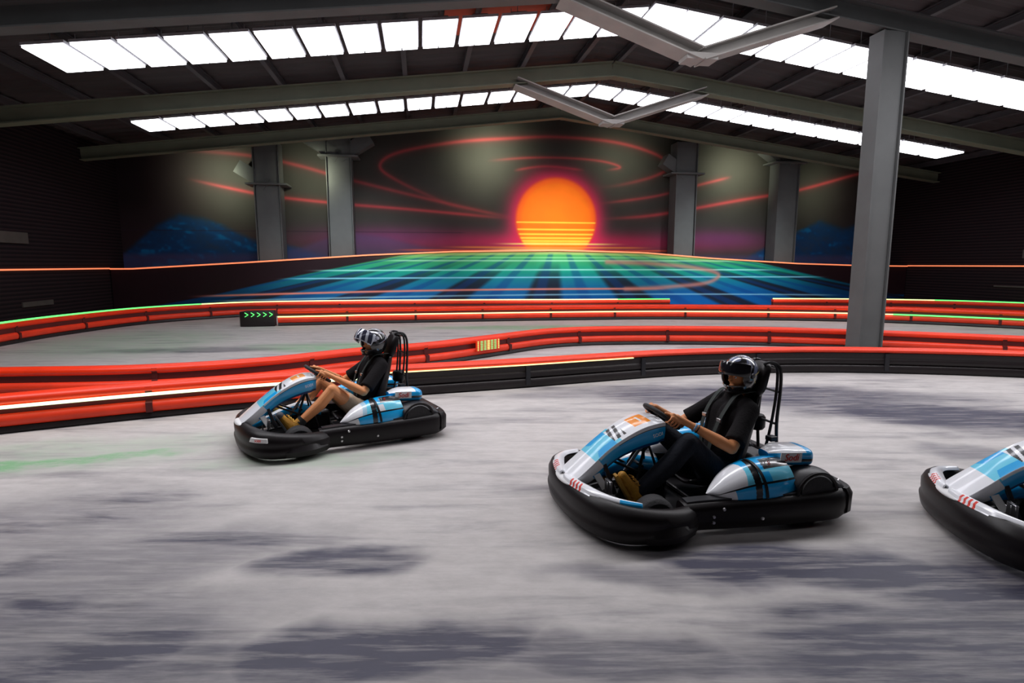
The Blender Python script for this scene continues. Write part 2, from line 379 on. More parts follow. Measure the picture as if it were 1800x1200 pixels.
def art_upper(L, Z):
    A = np.zeros(L.shape+(3,))+C(62, 60, 56)
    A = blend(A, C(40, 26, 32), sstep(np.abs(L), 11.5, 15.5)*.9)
    # airbrushed horizon haze, mountains
    A = blend(A, C(222, 44, 92), np.exp(-((Z-2.72)/.40)**2)*np.exp(-((L-.3)/7.2)**2)*.95)
    A = blend(A, C(120, 60, 110), np.exp(-((Z-2.9)/.38)**2)*np.clip(np.exp(-((L+6.5)/2.6)**2)+np.exp(-((L-7.5)/2.4)**2), 0, 1)*.75)
    ridge = np.interp(L[:, 0], [-15.8, -14.6, -13.8, -12.9, -12.2, -11.3, -10.2, -9.0, -8.0, 8.6, 9.8, 11, 12.2, 13.4, 15, 15.8], [2.3, 3.35, 3.75, 3.6, 3.3, 2.85, 2.65, 2.35, 2.1, 2.1, 2.7, 3.25, 3.8, 3.5, 3.9, 3.3])[:, None]
    nn = .7*vnoise(L*.5+Z*.9, Z*1.6-L*.3, 2.2, 3)+.5*vnoise(L+Z, Z*1.5, 4, 4)+.3*vnoise(L, Z, 9, 5)
    mnt = sstep(ridge-Z, -.05, .25)
    A = blend(A, C(10, 66, 122), mnt*np.clip(.45+nn*.6, 0, 1)*.9)
    A = blend(A, C(0, 115, 175), mnt*sstep(nn, .85, 1.2)*.8)
    lav = np.interp(L[:, 0], [-11, -9.6, -8.6, -7.5, -6.4, -5, -3.6], [2.3, 2.55, 2.9, 3.1, 2.95, 2.6, 2.3])[:, None]
    A = blend(A, C(88, 70, 110), sstep(lav-Z, -.05, .2)*.6)
    for pts, w, k in ARCS:
        d, s = polydist(L, Z, pts)
        A = blend(A, C(205, 75, 80), np.exp(-(d/w)**2)*k*sstep(s, 0, .22)*sstep(1-s, 0, .2))
        A = blend(A, C(150, 60, 62), np.exp(-(d/(w*3))**2)*k*.3*sstep(s, 0, .22)*sstep(1-s, 0, .2))
    # the sun: magenta halo, orange disc, slit bars in its lower part
    r = np.hypot((L-.38)/1.66, (Z-3.62)/1.66)
    A = blend(A, C(228, 35, 85), np.clip(np.exp(-((r-.95)/.30)**2), 0, 1)*.85)
    A = blend(A, C(255, 120, 0), sstep(r, 1.06, .90))
    A = blend(A, C(255, 100, 20), np.exp(-((r-.93)/.07)**2)*.7)
    disc = sstep(r, 1.02, .96)
    for i, z in enumerate((3.52, 3.24, 3.05, 2.90, 2.78, 2.68)):
        A = blend(A, C(255, 215, 70), disc*np.exp(-((Z-z)/(.028+.004*i))**2))
    for z, a, b, c in ((2.66, -2.6, 3.6, C(250, 225, 120)), (2.52, -4.5, 4.8, C(255, 150, 70)), (2.40, -6.4, 6.4, C(250, 100, 70)), (2.44, -3, 2.2, C(255, 190, 110))):
        A = blend(A, c, np.exp(-((Z-z)/.035)**2)*sstep(L, a, a+1.6)*sstep(L, b, b-1.6)*.95)
    A = blend(A, C(45, 30, 45), np.exp(-((Z-3.08)/.015)**2)*sstep(L, -3.2, -3.6)*.6)
    return A
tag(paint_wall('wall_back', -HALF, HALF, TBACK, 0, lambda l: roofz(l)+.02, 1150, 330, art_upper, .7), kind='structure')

LOWTOP = ([-15.8, -15.1, -11.5, -6.96, -3.8, .2, 3.7, 6.65, 10.5, 13.7, 15.8], [1.66, 1.66, 1.87, 2.16, 2.30, 2.36, 2.28, 2.06, 1.85, 1.76, 1.74])
def lowtop(l): return interp(l, *LOWTOP)
def art_lower(L, Z):
    A = np.zeros(L.shape+(3,))+C(34, 14, 22)
    zt = np.interp(L[:, 0], *LOWTOP)[:, None]
    # receding painted plain: outline lines run from the corners to the horizon
    lft = np.interp(L[:, 0], [-15.3, -12.5, -9.5, -7.0, -5.2], [.22, .75, 1.45, 1.95, 2.3])[:, None]
    rgt = np.interp(L[:, 0], [6.3, 8.5, 11.0, 13.2, 15.2], [2.3, 1.98, 1.45, 1.0, .55])[:, None]
    inside = sstep(lft-Z, -.03, .05)*sstep(rgt-Z, -.03, .05)
    h = np.clip((Z-.55)/1.6, 0, 1)
    # gradient green -> teal -> blue
    col = np.where(h[..., None] > .62, C(12, 160, 138)+(h[..., None]-.62)*(C(90, 180, 90)-C(12, 160, 138))*2.2, C(0, 92, 165)+(C(12, 160, 138)-C(0, 92, 165))*(h[..., None]/.62)**1.6)
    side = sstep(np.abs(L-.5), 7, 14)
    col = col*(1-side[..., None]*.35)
    A = blend(A, col, inside)
    # fan of dark furrows converging above the horizon
    u = (L-.2)/(2.95-Z+.35)
    fan = np.abs(((u/1.35+50.15) % 1)-.5)*2
    dark = sstep(fan, .52, .72)*inside*sstep(h, .98, .25)
    A = blend(A, C(22, 20, 34), dark*.85)
    fan2 = np.abs(((u/.68+50.4) % 1)-.5)*2
    A = blend(A, C(0, 60, 135), sstep(fan2, .6, .85)*inside*.45)
    def line(z, c, w, a=-30, b=30, k=1., bow=0):
        nonlocal A
        zz = z-bow*((L-.2)/10)**2
        A = blend(A, c, np.exp(-((Z-zz)/w)**2)*sstep(L, a, a+1.5)*sstep(L, b, b-1.5)*k)
    line(2.10, C(150, 235, 160), .025, -6, 7, .8)
    line(1.98, C(170, 240, 200), .028, -7, 8.5, .9)
    line(1.63, C(165, 250, 235), .028, -9.5, 10, 1, .02)
    line(1.34, C(150, 225, 250), .028, -10.5, 12.2, 1, .02)
    line(.88, C(255, 150, 130), .04, -13.5, 5.2, .95, .10)
    line(.66, C(160, 215, 240), .03, -13, 13, .8, .08)
    d, s = polydist(L, Z, [(2.2, 1.93), (4.2, 1.86), (6.1, 1.68), (6.98, 1.43), (6.5, 1.1), (5.0, .95), (3.0, .86)])
    A = blend(A, C(225, 140, 125), np.exp(-(d/.10)**2)*.75)
    A = blend(A, C(190, 215, 120), sstep(Z-(zt-.16), 0, .06)*sstep(np.abs(L-.3), 8, 4)*.7)
    return A
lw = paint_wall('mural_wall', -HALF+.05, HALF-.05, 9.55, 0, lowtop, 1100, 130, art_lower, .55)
tag(lw, 'long low wall painted with a teal and blue furrowed plain below the orange sun', 'wall')
# its glowing coping
mb = MB(); n = 90
rings = []
for i in range(n+1):
    l = lerp(-HALF+.05, HALF-.05, i/n); z = lowtop(l)
    rings.append([hall(l, 9.50, z), hall(l, 9.50, z+.05), hall(l, 9.62, z+.05), hall(l, 9.62, z)])
mb.loft(rings); mb.build('edge_light', M['led_orange'], lw, smooth=False)

# side wall stripes and little signs
for s, z, nm in ((-1, 1.70, 'left'), (1, 1.78, 'right')):
    mb = MB(); mb.beam(hall(s*(HALF-.03), -4, z), hall(s*(HALF-.03), 9.5, z-.02*0), .05, .045)
    o = mb.build('light_strip', M['led_orange'], smooth=False)
    tag(o, f'thin orange light strip running along the dark {nm} wall', 'light strip')
for i, (s, t, z, w, h, lab) in enumerate(((-1, 4.9, 2.55, 1.1, .30, 'dim wide sign on the dark left wall above the orange strip'), (-1, 5.6, .75, 1.3, .14, 'pale narrow sign low on the dark left wall below the orange strip'),
                                         (1, 4.2, 2.2, 1.1, .3, 'dim pale sign on the dark right wall just above the orange strip'), (1, 5.0, 1.05, 1.3, .06, 'thin pale sign low on the dark right wall'))):
    mb = MB(); mb.beam(hall(s*(HALF-.03), t-w/2, z), hall(s*(HALF-.03), t+w/2, z), .05, h)
    tag(mb.build('wall_sign', M['sign'], smooth=False, bevel=.008), lab, 'sign')

# rafters (portal frames) -----------------------------------------------
def ibeam(mb, a, b, w, h):
    a, b = Vector(a), Vector(b); d = (b-a).normalized(); x = d.cross(Vector((0, 0, 1))).normalized(); y = x.cross(d)
    tf, tw = .025, .02
    pr = [(-w/2, -h/2), (w/2, -h/2), (w/2, -h/2+tf), (tw/2, -h/2+tf), (tw/2, h/2-tf), (w/2, h/2-tf), (w/2, h/2), (-w/2, h/2), (-w/2, h/2-tf), (-tw/2, h/2-tf), (-tw/2, -h/2+tf), (-w/2, -h/2+tf)]
    mb.loft([[p+x*u+y*v for u, v in pr] for p in (a, b)])
frames = [(-6.85, 'grey roof beam spanning the hall overhead nearest the camera'), (-2.0, 'grey roof beam crossing the hall in front of the near lamp row'), (2.85, 'olive grey roof beam crossing the hall between the two lamp rows'), (8.5, 'olive roof beam crossing the hall behind the far lamp row')]
for t, lab in frames:
    root = empty('roof_beam', hall(0, t, RIDGE-.4), 0, lab, 'roof beam')
    inv = Matrix.Translation(-Vector(root.location))
    for s in (-1, 1):
        m_ = MB(); dz = .52 if t > 8 else .84; ibeam(m_, inv @ hall(0, t, RIDGE-dz), inv @ hall(s*HALF, t, roofz(HALF)-dz), .30, .38)
        m_.build('rafter', M['steel_olive'] if t > 0 else M['steel_grey'], root, smooth=False)
    for s in (-1, 1):    # V brace hanging below the ridge
        if t > 8: continue
        m_ = MB(); a = inv @ hall(0, t, RIDGE-2.15); b = inv @ hall(s*2.6, t, roofz(2.6)-.98)
        ibeam(m_, a, b, .46, .22); m_.build('brace', M['steel_lit'], root, smooth=False)
    if t < 8:
        m_ = MB(); m_.beam(inv @ hall(-.30, t, RIDGE-2.18), inv @ hall(.30, t, RIDGE-2.18), .36, .12); m_.build('gusset_plate', M['steel_lit'], root, smooth=False, bevel=.01)
# purlins running down the length of the hall
for s in (-1, 1):
    for k in range(10):
        l = s*(.55+k*1.62); z = roofz(l)-.10
        mb = MB(); ibeam(mb, hall(l, -9, z), hall(l, TBACK, z), .12, .18)
        tag(mb.build('roof_purlin', M['purlin'], smooth=False), f'dark steel purlin running lengthwise under the {"left" if s < 0 else "right"} roof slope', 'purlin', f'purlins under the {"left" if s < 0 else "right"} roof slope')
mb = MB()
mb.beam(hall(-2.9, -1.2, roofz(2.9)-.03), hall(-2.9, 2.0, roofz(2.9)-.03), 3.2, .03, up=(-SLOPE, 0, 1))  # flat sheet put in where the roof reads reddish
tag(mb.build('roof_patch', M['roof_red'], smooth=False), 'flat red patch under the roof left of the ridge above the near lamp row', 'roof panel')

# lamps --------------------------------------------------------------------
def lamp(l, t, length, lab, grp):
    z = roofz(l)-(.70 if t < 2 else .76)
    root = empty('ceiling_lamp', hall(l, t, z), math.atan2(AX.y, AX.x), lab, 'ceiling lamp', grp)
    tilt = -SLOPE*(1 if l > 0 else -1)
    sh = Matrix(((1, 0, 0, 0), (0, 1, 0, 0), (tilt, 0, 1, 0), (0, 0, 0, 1)))
    h = MB(); h.box(0, 0, .045, .70, length, .05, sh); h.box(0, 0, .09, .30, length*.9, .05, sh)
    for y in (-length*.3, length*.3): h.tube([(0, y, .09), (0, y, .58)], .008, 6)
    h.build('housing', M['lampcase'], root, smooth=False)
    for s in (-1, 1):
        d = MB(); d.box(s*.17, 0, .0, .315, length*.98, .045, sh)
        d.build('diffuser', M['lamp'], root, smooth=False)
for k in range(31):
    l = -11.6+k*.775
    if abs(l) < .1: l += .05
    lamp(l, .1, 1.35, 'bright white ceiling lamp in the larger near row under the roof ridge', 'ceiling lamps of the near row')
for k in range(32):
    l = -12.1+k*.785
    lamp(l, 4.9, 1.05, 'bright white ceiling lamp in the smaller far row near the painted wall', 'ceiling lamps of the far row')
# the rows of the same lamps further back, above and behind the photographer
for t in (-5.65, -11.3):
    for s in (-1, 1):
        ld = bpy.data.lights.new('row_lamp', 'AREA'); ld.shape = 'RECTANGLE'; ld.size = 12; ld.size_y = 1.4; ld.energy = 290 if t > -8 else 20; ld.color = (.97, .96, 1)
        lo = bpy.data.objects.new('row_lamp', ld); COL.objects.link(lo)
        lo.location = hall(s*6.3, t, roofz(6.3)-.75); lo.rotation_euler = (0, s*math.atan(SLOPE), math.atan2(AX.y, AX.x))

# floods throwing soft pools on the painted wall, plus added spots brightening the mural
def flood(l, t, z, tl, tt, tz, power, ang, col=(1, .96, .85), blend=1):
    ld = bpy.data.lights.new('flood_or_fill', 'SPOT'); ld.energy = power; ld.spot_size = math.radians(ang); ld.spot_blend = blend; ld.color = col; ld.shadow_soft_size = .15
    lo = bpy.data.objects.new('flood_or_fill', ld); COL.objects.link(lo); lo.location = hall(l, t, z)
    lo.rotation_euler = (hall(tl, tt, tz)-hall(l, t, z)).to_track_quat('-Z', 'Y').to_euler()
for l, z, pw in ((-12.3, 4.9, 130), (-8.9, 5.0, 70), (-2.35, 6.0, 170), (3.0, 6.0, 60), (8.0, 5.6, 150), (12, 5, 40)):
    flood(l, 8.9, z+.1, l, 10.6, z, pw, 125, (.95, 1, .72))
flood(.35, 3.1, 6.3, .38, 10.6, 3.35, 1000, 34, (1, .9, .8))  # added spot without a fixture, brightens the painted sun
for l in (-7, 0, 7): flood(l, 3.1, 5.9, l*1.05, 9.55, 1.3, 700, 60, (.9, 1, 1))  # added fill washes without fixtures, brighten the low wall
# columns -------------------------------------------------------------------
def column(l, t, w, top, jz, arms, lab, dark=False):
    root = empty('steel_column', hall(l, t, 0), math.atan2(AX.y, AX.x), lab, 'column')
    m_ = MB(); m_.box(0, 0, top/2, w*.86, w*.5, top); m_.build('shaft', M['steel_grey'], root, smooth=False, bevel=.02)
    m_ = MB()
    for x in (-1, 1): m_.box(x*w*.46, 0, top/2, .03, w*.66, top-.04)
    m_.build('flanges', M['steel_grey'], root, smooth=False)
    m_ = MB(); m_.box(0, 0, .02, w*1.5, w*1.3, .04); m_.build('base_plate', M['steel_grey'], root, smooth=False)
    for dx in arms:
        m_ = MB(); m_.beam((0, 0, jz), (dx, 0, jz+abs(dx)*.62), w*.55, w*.5, up=(0, 0, 1)); m_.build('brace_arm', M['steel_grey'], root, smooth=False)
    if jz < top:
        m_ = MB(); m_.box(0, 0, jz, w*1.5, w*.9, .07); m_.build('cap_plate', M['steel_grey'], root, smooth=False, bevel=.01)
column(3.9, -2.0, .56, roofz(3.9)-1.03, 99, (), 'tall grey steel column at the right, rising from between the barriers to the roof')
column(-7.98, 10.1, .95, roofz(8)-.1, 5.75, (-1.15, 1.15), 'grey column with a Y shaped head, second from the left before the mural')
column(-10.5, 10.1, .95, roofz(10.5)-.3, 4.70, (-1.0, ), 'leftmost grey column before the mural, with a ledge partway up')
column(5.55, 10.1, .95, roofz(5.5)-.4, 5.45, (-.9,), 'grey column right of the painted sun, with a ledge partway up')
column(10.05, 10.1, 1.0, roofz(10)-.2, 6.0, (-1.0, 1.0), 'grey column furthest right before the mural')

# ------------------------------------------------------------------ barriers
def offset_frame(P, i, closed=False):
    d = (P[min(i+1, len(P)-1)]-P[max(i-1, 0)]); d.z = 0; d.normalize()
    return d, Vector((d.y, -d.x, 0))     # right-hand side of travel = camera side
def sweep(P, prof):
    rings = []
    for i, p in enumerate(P):
        d, n = offset_frame(P, i); rings.append([p+n*a+Vector((0, 0, z)) for a, z in prof])
    return rings
def roll(cx, cz, rx, rz, a0, a1, n=8):
    return [(cx+rx*math.cos(lerp(a0, a1, k/n)), cz+rz*math.sin(lerp(a0, a1, k/n))) for k in range(n+1)]
def barrier(name, pts, lab, style, led=(), h=.45, k=8, z0=0):
    P = smoothpath([Vector((x, y, 0)) for x, y in pts], k)
    base = P[len(P)//2].copy(); root = empty('track_barrier', base, 0, lab, 'barrier')
    Q = [p-base for p in P]
    s = h/.45
    def part(nm, prof, mat, rng=None):
        q = Q if rng is None else Q[int(rng[0]*(len(Q)-1)):int(rng[1]*(len(Q)-1))+1]
        m_ = MB(); m_.loft(sweep(q, [(a, z*s) for a, z in prof])); return m_.build(nm, mat, root, angle=50)
    if style == 'red':
        part('base', [(-.13, .0), (.13, .0), (.15, .03), (.13, .08), (-.13, .08), (-.15, .03)], M['bar_black'])
        part('lower_rail', [(-.12, .08), (.12, .08)]+roll(.10, .155, .06, .075, -PI/2, PI/2)+[(-.10, .23)]+roll(-.10, .155, .06, .075, PI/2, 3*PI/2), M['bar_pink'])
        part('groove', [(-.09, .22), (.09, .22), (.085, .36), (-.085, .36)], M['bar_dark'])
        part('upper_rail', roll(.05, .385, .075, .065, -PI/2, PI/2)+roll(-.05, .385, .075, .065, PI/2, 3*PI/2), M['bar_red'])
    else:
        part('base', [(-.11, .0), (.11, .0), (.14, .03), (.14, .13), (.12, .15), (-.12, .15), (-.14, .12), (-.14, .03)], M['bar_black'])
        part('body', [(-.10, .15), (.10, .15), (.13, .18), (.13, .24), (.11, .27), (.12, .30), (.12, .37), (-.12, .37), (-.12, .18)], M['bar_black'])
        part('top_rail', roll(.06, .41, .08, .045, -PI/2, PI/2)+roll(-.06, .41, .08, .045, PI/2, 3*PI/2), M['bar_pink'])
    # joints between the modules
    acc = 0; last = Q[0]
    for i in range(1, len(Q)-1):
        acc += (Q[i]-last).length; last = Q[i]
        if acc > 2.0:
            acc = 0; d, n = offset_frame(Q, i)
            m_ = MB(); rings = []
            for off in (-.035, .035):
                c = Q[i]+d*off
                pr = [(-.175, .09), (.175, .09), (.175, .215), (.10, .24), (.10, .33), (.12, .36), (.12, .41), (-.12, .41), (-.12, .36), (-.10, .24), (-.175, .215)] if style == 'red' else [(-.15, .05), (.15, .05), (.148, .36), (-.148, .36)]
                rings.append([c+n*a+Vector((0, 0, z*s)) for a, z in pr])
            m_.loft(rings); m_.build('joint_clip', M['bar_dark'] if style == 'red' else M['fender'], root, smooth=False)
    for r0, r1, z, w, mat, a in led:
        q = [Vector(p) for p in Q[int(r0*(len(Q)-1)):int(r1*(len(Q)-1))+1]]
        m_ = MB(); m_.loft(sweep(q, [(a-.03, z*s-w/2), (a, z*s-w/2), (a, z*s+w/2), (a-.03, z*s+w/2)])); m_.build('light_strip', M[mat], root, smooth=False)
    return root, P

# front run, left part (red, with a pale strip) and right part (black with a red lip)
A1 = [(-8.2, 5.2), (-6.43, 5.65), (-5.81, 6.05), (-4.58, 6.72), (-3.3, 7.32), (-1.95, 7.82)]
A2 = [(-1.9, 7.84), (0.0, 8.45), (1.37, 8.96), (2.89, 9.45), (4.95, 9.72), (6.82, 9.59), (8.46, 9.24), (9.84, 8.78), (11.5, 8.1)]
barrier('a', A1, 'red barrier nearest at the left with a pale glowing strip, behind the left kart', 'red', [(0, 1, .318, .034, 'led_mint', .15)], h=.42)
barrier('a', A2, 'black barrier with a red top rail curving behind the two karts', 'black', [(0, .30, .375, .012, 'led_warm', .147)], h=.42)
rB, PB = barrier('b', [(-9.2, 7.5), (-7.16, 7.78), (-5.31, 7.99), (-3.86, 8.61), (-2.73, 9.59), (-1.48, 10.43), (-0.46, 11.43), (0.91, 12.7), (2.66, 13.15), (5.29, 13.05), (7.55, 12.46), (10.29, 11.28), (12.5, 9.9)],
                'red barrier running just behind the nearest one, with a small glowing arrow board', 'red', h=.42)
rC, PC = barrier('c', [(-7.08, 17.19), (-5.72, 17.52), (-3.62, 18.04), (1.9, 18.97), (5.83, 19.2), (11.09, 18.4), (14.3, 16.6), (16.0, 14.7)],
                'long red barrier beyond mid track, starting at the black end piece', 'red', [(0, .22, .25, .035, 'led_lime', .17), (.22, .75, .25, .035, 'led_warm', .17), (.75, 1, .25, .04, 'led_green', .17)], h=.5)
rD, PD = barrier('d', [(-11.4, 11.2), (-11.75, 13.09), (-11.85, 14.93), (-11.55, 17.4), (-10.5, 19.2), (-8.9, 20.45), (-4.4, 21.35), (2.22, 21.75), (6.1, 22.1)],
                'outermost barrier skirting the dark left wall with green light along its top', 'red', [(0, .50, .46, .05, 'led_green', .06), (.50, .62, .46, .045, 'led_lime', .06), (.62, .93, .46, .045, 'led_warm', .06), (.93, 1, .46, .045, 'led_green', .06)], h=.50)
rE, PE = barrier('e', [(10.2, 22.3), (13.0, 22.1), (15.8, 21.3), (17.6, 20.0), (18.6, 18.6)],
                'outermost barrier at the far right, yellow green light on its top', 'red', [(0, .5, .46, .045, 'led_lime', .06), (.5, 1, .46, .05, 'led_green', .06)], h=.50)
# black end piece with glowing green chevrons
e = empty('barrier_end', (-7.5, 17.05, 0), .22, 'black barrier end piece with small green chevron lights, left end of the far red barrier', 'barrier end')
m_ = MB(); rings = []
for x, k_ in ((-.62, .45), (-.58, .8), (-.45, 1), (.0, 1), (.36, 1)):
    rings.append([(x, a*k_, z*(.94 if k_ < 1 else 1)) for a, z in ((-.17, 0), (.17, 0), (.18, .06), (.18, .38), (.14, .47), (-.14, .47), (-.18, .38), (-.18, .06))])
m_.loft(rings); m_.build('body', M['bar_black'], e, bevel=.01)
for i in range(5):
    m_ = MB(); x = -.45+i*.17; y = -.19
    m_.beam((x, y, .30), (x+.09, y, .36), .015, .035, up=(0, 1, 0)); m_.beam((x+.09, y, .36), (x, y, .42), .015, .035, up=(0, 1, 0))
    m_.build('chevron_light', M['led_green'], e, smooth=False)
# small LED lattice board on the second barrier
d = Vector((1.0, .98, 0)).normalized(); c = Vector((-.62, 11.27, 0)); nrm = Vector((d.y, -d.x, 0))
b_ = empty('light_board', c+nrm*.225, math.atan2(d.y, d.x), 'small light board of green and yellow bars on the red barrier behind the left kart', 'light board')
m_ = MB(); m_.box(0, .02, .27, .62, .03, .21); m_.build('backing', M['bar_red'], b_, smooth=False, bevel=.005)
for i in range(7):
    m_ = MB()
    for j in range(7): m_.box(-.27+i*.09, 0, .185+j*.028, .02 if i in (0, 6) else .055, .02, .015)
    m_.build('light_bar', M['led_dimlime'] if i in (0, 3, 6) else M['led_dim'], b_, smooth=False)

# ------------------------------------------------------------------ karts
BLUE = srgb(12, 172, 240); CYAN = srgb(110, 215, 245); DBLUE = srgb(8, 70, 130); WHT = srgb(240, 241, 246); BLK = (.01, .01, .012, 1); ORG = srgb(255, 150, 20); RED = srgb(225, 50, 30)

def outline(keys, k=8):
    return smoothpath([Vector((x, y, 0)) for x, y in keys], k)
def ringsweep(P, prof):
    rings = []; n = len(P)-1
    for i, p in enumerate(P):
        d = (P[min(i+1, n)]-P[max(i-1, 0)]).normalized(); nn = Vector((d.y, -d.x, 0))
        if nn.dot(Vector((p.x*.6, p.y, 0))) < 0: nn = -nn
        rings.append([p+nn*a+Vector((0, 0, z)) for a, z in prof(p, i/n)])
    return rings

FRONT = [(.33, .575), (.42, .625), (.56, .655), (.72, .648), (.86, .60), (.965, .48), (1.035, .27), (1.055, 0)]
SIDE = [(.40, .565), (.25, .575), (.0, .61), (-.3, .645), (-.6, .665), (-.78, .66), (-.87, .61)]

def text_mesh(parent, name, body, size, Mx, mat, extrude=.0015, shear=0):
    cu = bpy.data.curves.new(name, 'FONT'); cu.body = body; cu.size = size; cu.extrude = extrude; cu.shear = shear
    cu.align_x = 'CENTER'; cu.align_y = 'CENTER'; cu.resolution_u = 4
    tmp = bpy.data.objects.new(name, cu); COL.objects.link(tmp)
    dg = bpy.context.evaluated_depsgraph_get(); me = bpy.data.meshes.new_from_object(tmp.evaluated_get(dg))
    bpy.data.objects.remove(tmp); me.transform(Mx); me.materials.clear(); me.materials.append(mat)
    o = link(name, me, parent); return o
def frame_mat(o, x, y):
    x = Vector(x).normalized(); y = Vector(y); y = (y-x*y.dot(x)).normalized(); z = x.cross(y)
    return Matrix(((x.x, y.x, z.x, o[0]), (x.y, y.y, z.y, o[1]), (x.z, y.z, z.z, o[2]), (0, 0, 0, 1)))

def make_kart(loc, rz, label, variant):
    K = empty('go_kart', loc, rz, label, 'go-kart')
    # --- bumpers
    keys = FRONT+[(x, -y) for x, y in FRONT[-2::-1]]
    P = outline(keys, 6)
    def fprof(p, t):
        f = max(0, min(1, (p.x-.33)/.67)); top = lerp(.225, .305, f**1.3)
        e = 1 if .02 < t < .98 else .75
        return [(-.10, .09), (-.08, .032), (-.01, .032), (.03, .06), (.042, .12), (.03, .135), (.034, .17), (.036, top-.075), (.015, top-.03), (-.025, top), (-.06, top-.002), (-.09, top-.03), (-.10, top-.08)]
    m_ = MB(); m_.loft(ringsweep(P, fprof)); fb = m_.build('front_bumper', M['plastic'], K, angle=50)
    # low scoop moulded under the front bumper corners
    for s in (1, -1):
        m_ = MB(); Q = outline([(.36, .60*s), (.5, .672*s), (.66, .672*s), (.74, .63*s)], 6)
        m_.loft(ringsweep(Q, lambda p, t: [(-.01, .05), (.03, .05), (.045, .10), (.01, .155-.04*abs(t-.5)), (-.02, .15)])); m_.build('bumper_step', M['plastic'], fb)
        if variant == 1:
            m_ = MB(); Q = outline([(.985, .47*s), (.93, .55*s), (.86, .605*s)], 6)
            m_.loft(ringsweep(Q, lambda p, t: [(.01, .205), (.042, .205), (.034, lerp(.21, .243, min(1, 6*(1-abs(2*t-1))))), (.01, lerp(.21, .243, min(1, 6*(1-abs(2*t-1)))))])); m_.build('decal', M['white'], fb)
            if s > 0: text_mesh(fb, 'lettering', 'SODI', .028, frame_mat((.93+.031, .550+.031, .224), (-.72, .66, 0), (-.1, -.1, 1)), M['redtxt'])
        for x, y in ((.60, .692), (.42, .655)):
            m_ = MB(); m_.lathe([(0, 0), (.012, 0), (.009, .006), (0, .007)], (x, (y)*s, .11), (0, s, 0), 10); m_.build('bolt', M['metal'], fb)
    for s in (1, -1):
        P = outline([(x, y*s) for x, y in SIDE], 7)
        def sprof(p, t):
            top = lerp(.235, .265, t)
            return [(-.11, .10), (-.06, .045), (-.005, .045), (.022, .08), (.03, .13), (.03, top-.05), (.018, top-.02), (-.01, top), (-.075, top+.004), (-.10, top-.01), (-.11, top-.04)]
        m_ = MB(); m_.loft(ringsweep(P, sprof)); sb = m_.build('side_bumper', M['plastic'], K, angle=50)
        m_ = MB(); m_.loft(ringsweep(P[2:-8], lambda p, t: [(-.085, lerp(.236, .262, t)+.004), (-.015, lerp(.236, .262, t)+.002), (-.015, lerp(.236, .262, t)+.012), (-.085, lerp(.236, .262, t)+.016)])); m_.build('top_edge', M['fender'], sb)
        for x, y, z in ((.13, .622, .20), (-.15, .658, .12), (.2, .612, .11), (.2, .612, .15)):
            m_ = MB(); m_.lathe([(0, 0), (.013, 0), (.010, .008), (0, .009)], (x, y*s, z), (0, s, 0), 10); m_.build('bolt', M['metal'], sb)
    P = outline([(-.83, .65), (-.90, .60), (-.93, .40), (-.935, 0), (-.93, -.40), (-.90, -.60), (-.83, -.65)], 6)
    m_ = MB(); m_.loft(ringsweep(P, lambda p, t: [(-.09, .07), (-.01, .055), (.03, .09), (.034, .22), (.01, .262), (-.07, .268), (-.09, .24)])); m_.build('rear_bumper', M['plastic'], K, angle=50)
    # --- floor pan and tube frame
    m_ = MB(); r0 = [(.80, -.30), (.80, .30), (.45, .34), (-.30, .34), (-.55, .25), (-.55, -.25), (-.30, -.34), (.45, -.34)]
    m_.loft([[(x, y, .05) for x, y in r0], [(x, y, .062) for x, y in r0]]); m_.build('floor_pan', M['frame'], K, smooth=False)
    m_ = MB()
    for s in (1, -1):
        m_.tube([(.86, .20*s, .085), (.6, .30*s, .085), (.1, .34*s, .085), (-.4, .32*s, .09), (-.80, .30*s, .10)], .016, 8, 4)
        m_.tube([(.58, .30*s, .10), (.58, .46*s, .13)], .015, 8)
        m_.tube([(.1, .34*s, .09), (.1, .56*s, .12), (-.35, .60*s, .13), (-.4, .32*s, .09)], .011, 8, 3)
    for x in (.8, .1, -.5, -.78): m_.tube([(x, -.3, .085), (x, .3, .085)], .014, 8)
    m_.tube([(-.58, -.60, .14), (-.58, .60, .14)], .018, 10); m_.build('chassis', M['frame'], K)
    # --- wheels
    for x, y, r, w in ((.58, .475, .142, .13), (.58, -.475, .142, .13), (-.58, .50, .142, .19), (-.58, -.50, .142, .19)):
        s = 1 if y > 0 else -1
        m_ = MB(); m_.lathe([(r*.52, -w/2), (r*.80, -w/2-.004), (r*.95, -w/2+.012), (r, -w*.28), (r*1.005, 0), (r, w*.28), (r*.95, w/2-.012), (r*.80, w/2+.004), (r*.52, w/2)], (x, y, r), (0, 1, 0), 40, closed=True)
        wh = m_.build('wheel', M['rubber'], K)
        m_ = MB(); m_.lathe([(r*.52, -w*.48), (r*.53, w*.48), (r*.47, w*.46), (r*.42, w*.2), (r*.18, w*.22), (r*.14, w*.42), (0.001, w*.42), (.001, -w*.3), (r*.45, -w*.3)], (x, y, r), (0, s, 0), 24, closed=True); m_.build('rim', M['frame'], wh)
    # --- nose cowl: an arched shell from the bumper up to the steering wheel
    cx = [1.07, 1.00, .90, .77, .64, .51, .40, .32]; cz = [.285, .340, .420, .525, .610, .672, .700, .700]; hw = [.12, .145, .145, .14, .15, .16, .165, .15]; dp = [.04, .08, .10, .11, .13, .15, .155, .14]
    cx, cz, hw, dp = dens(cx), dens(cz), dens(hw), dens(dp)
    T = np.linspace(0, 1, len(cx)); NS, NV = 200, 120
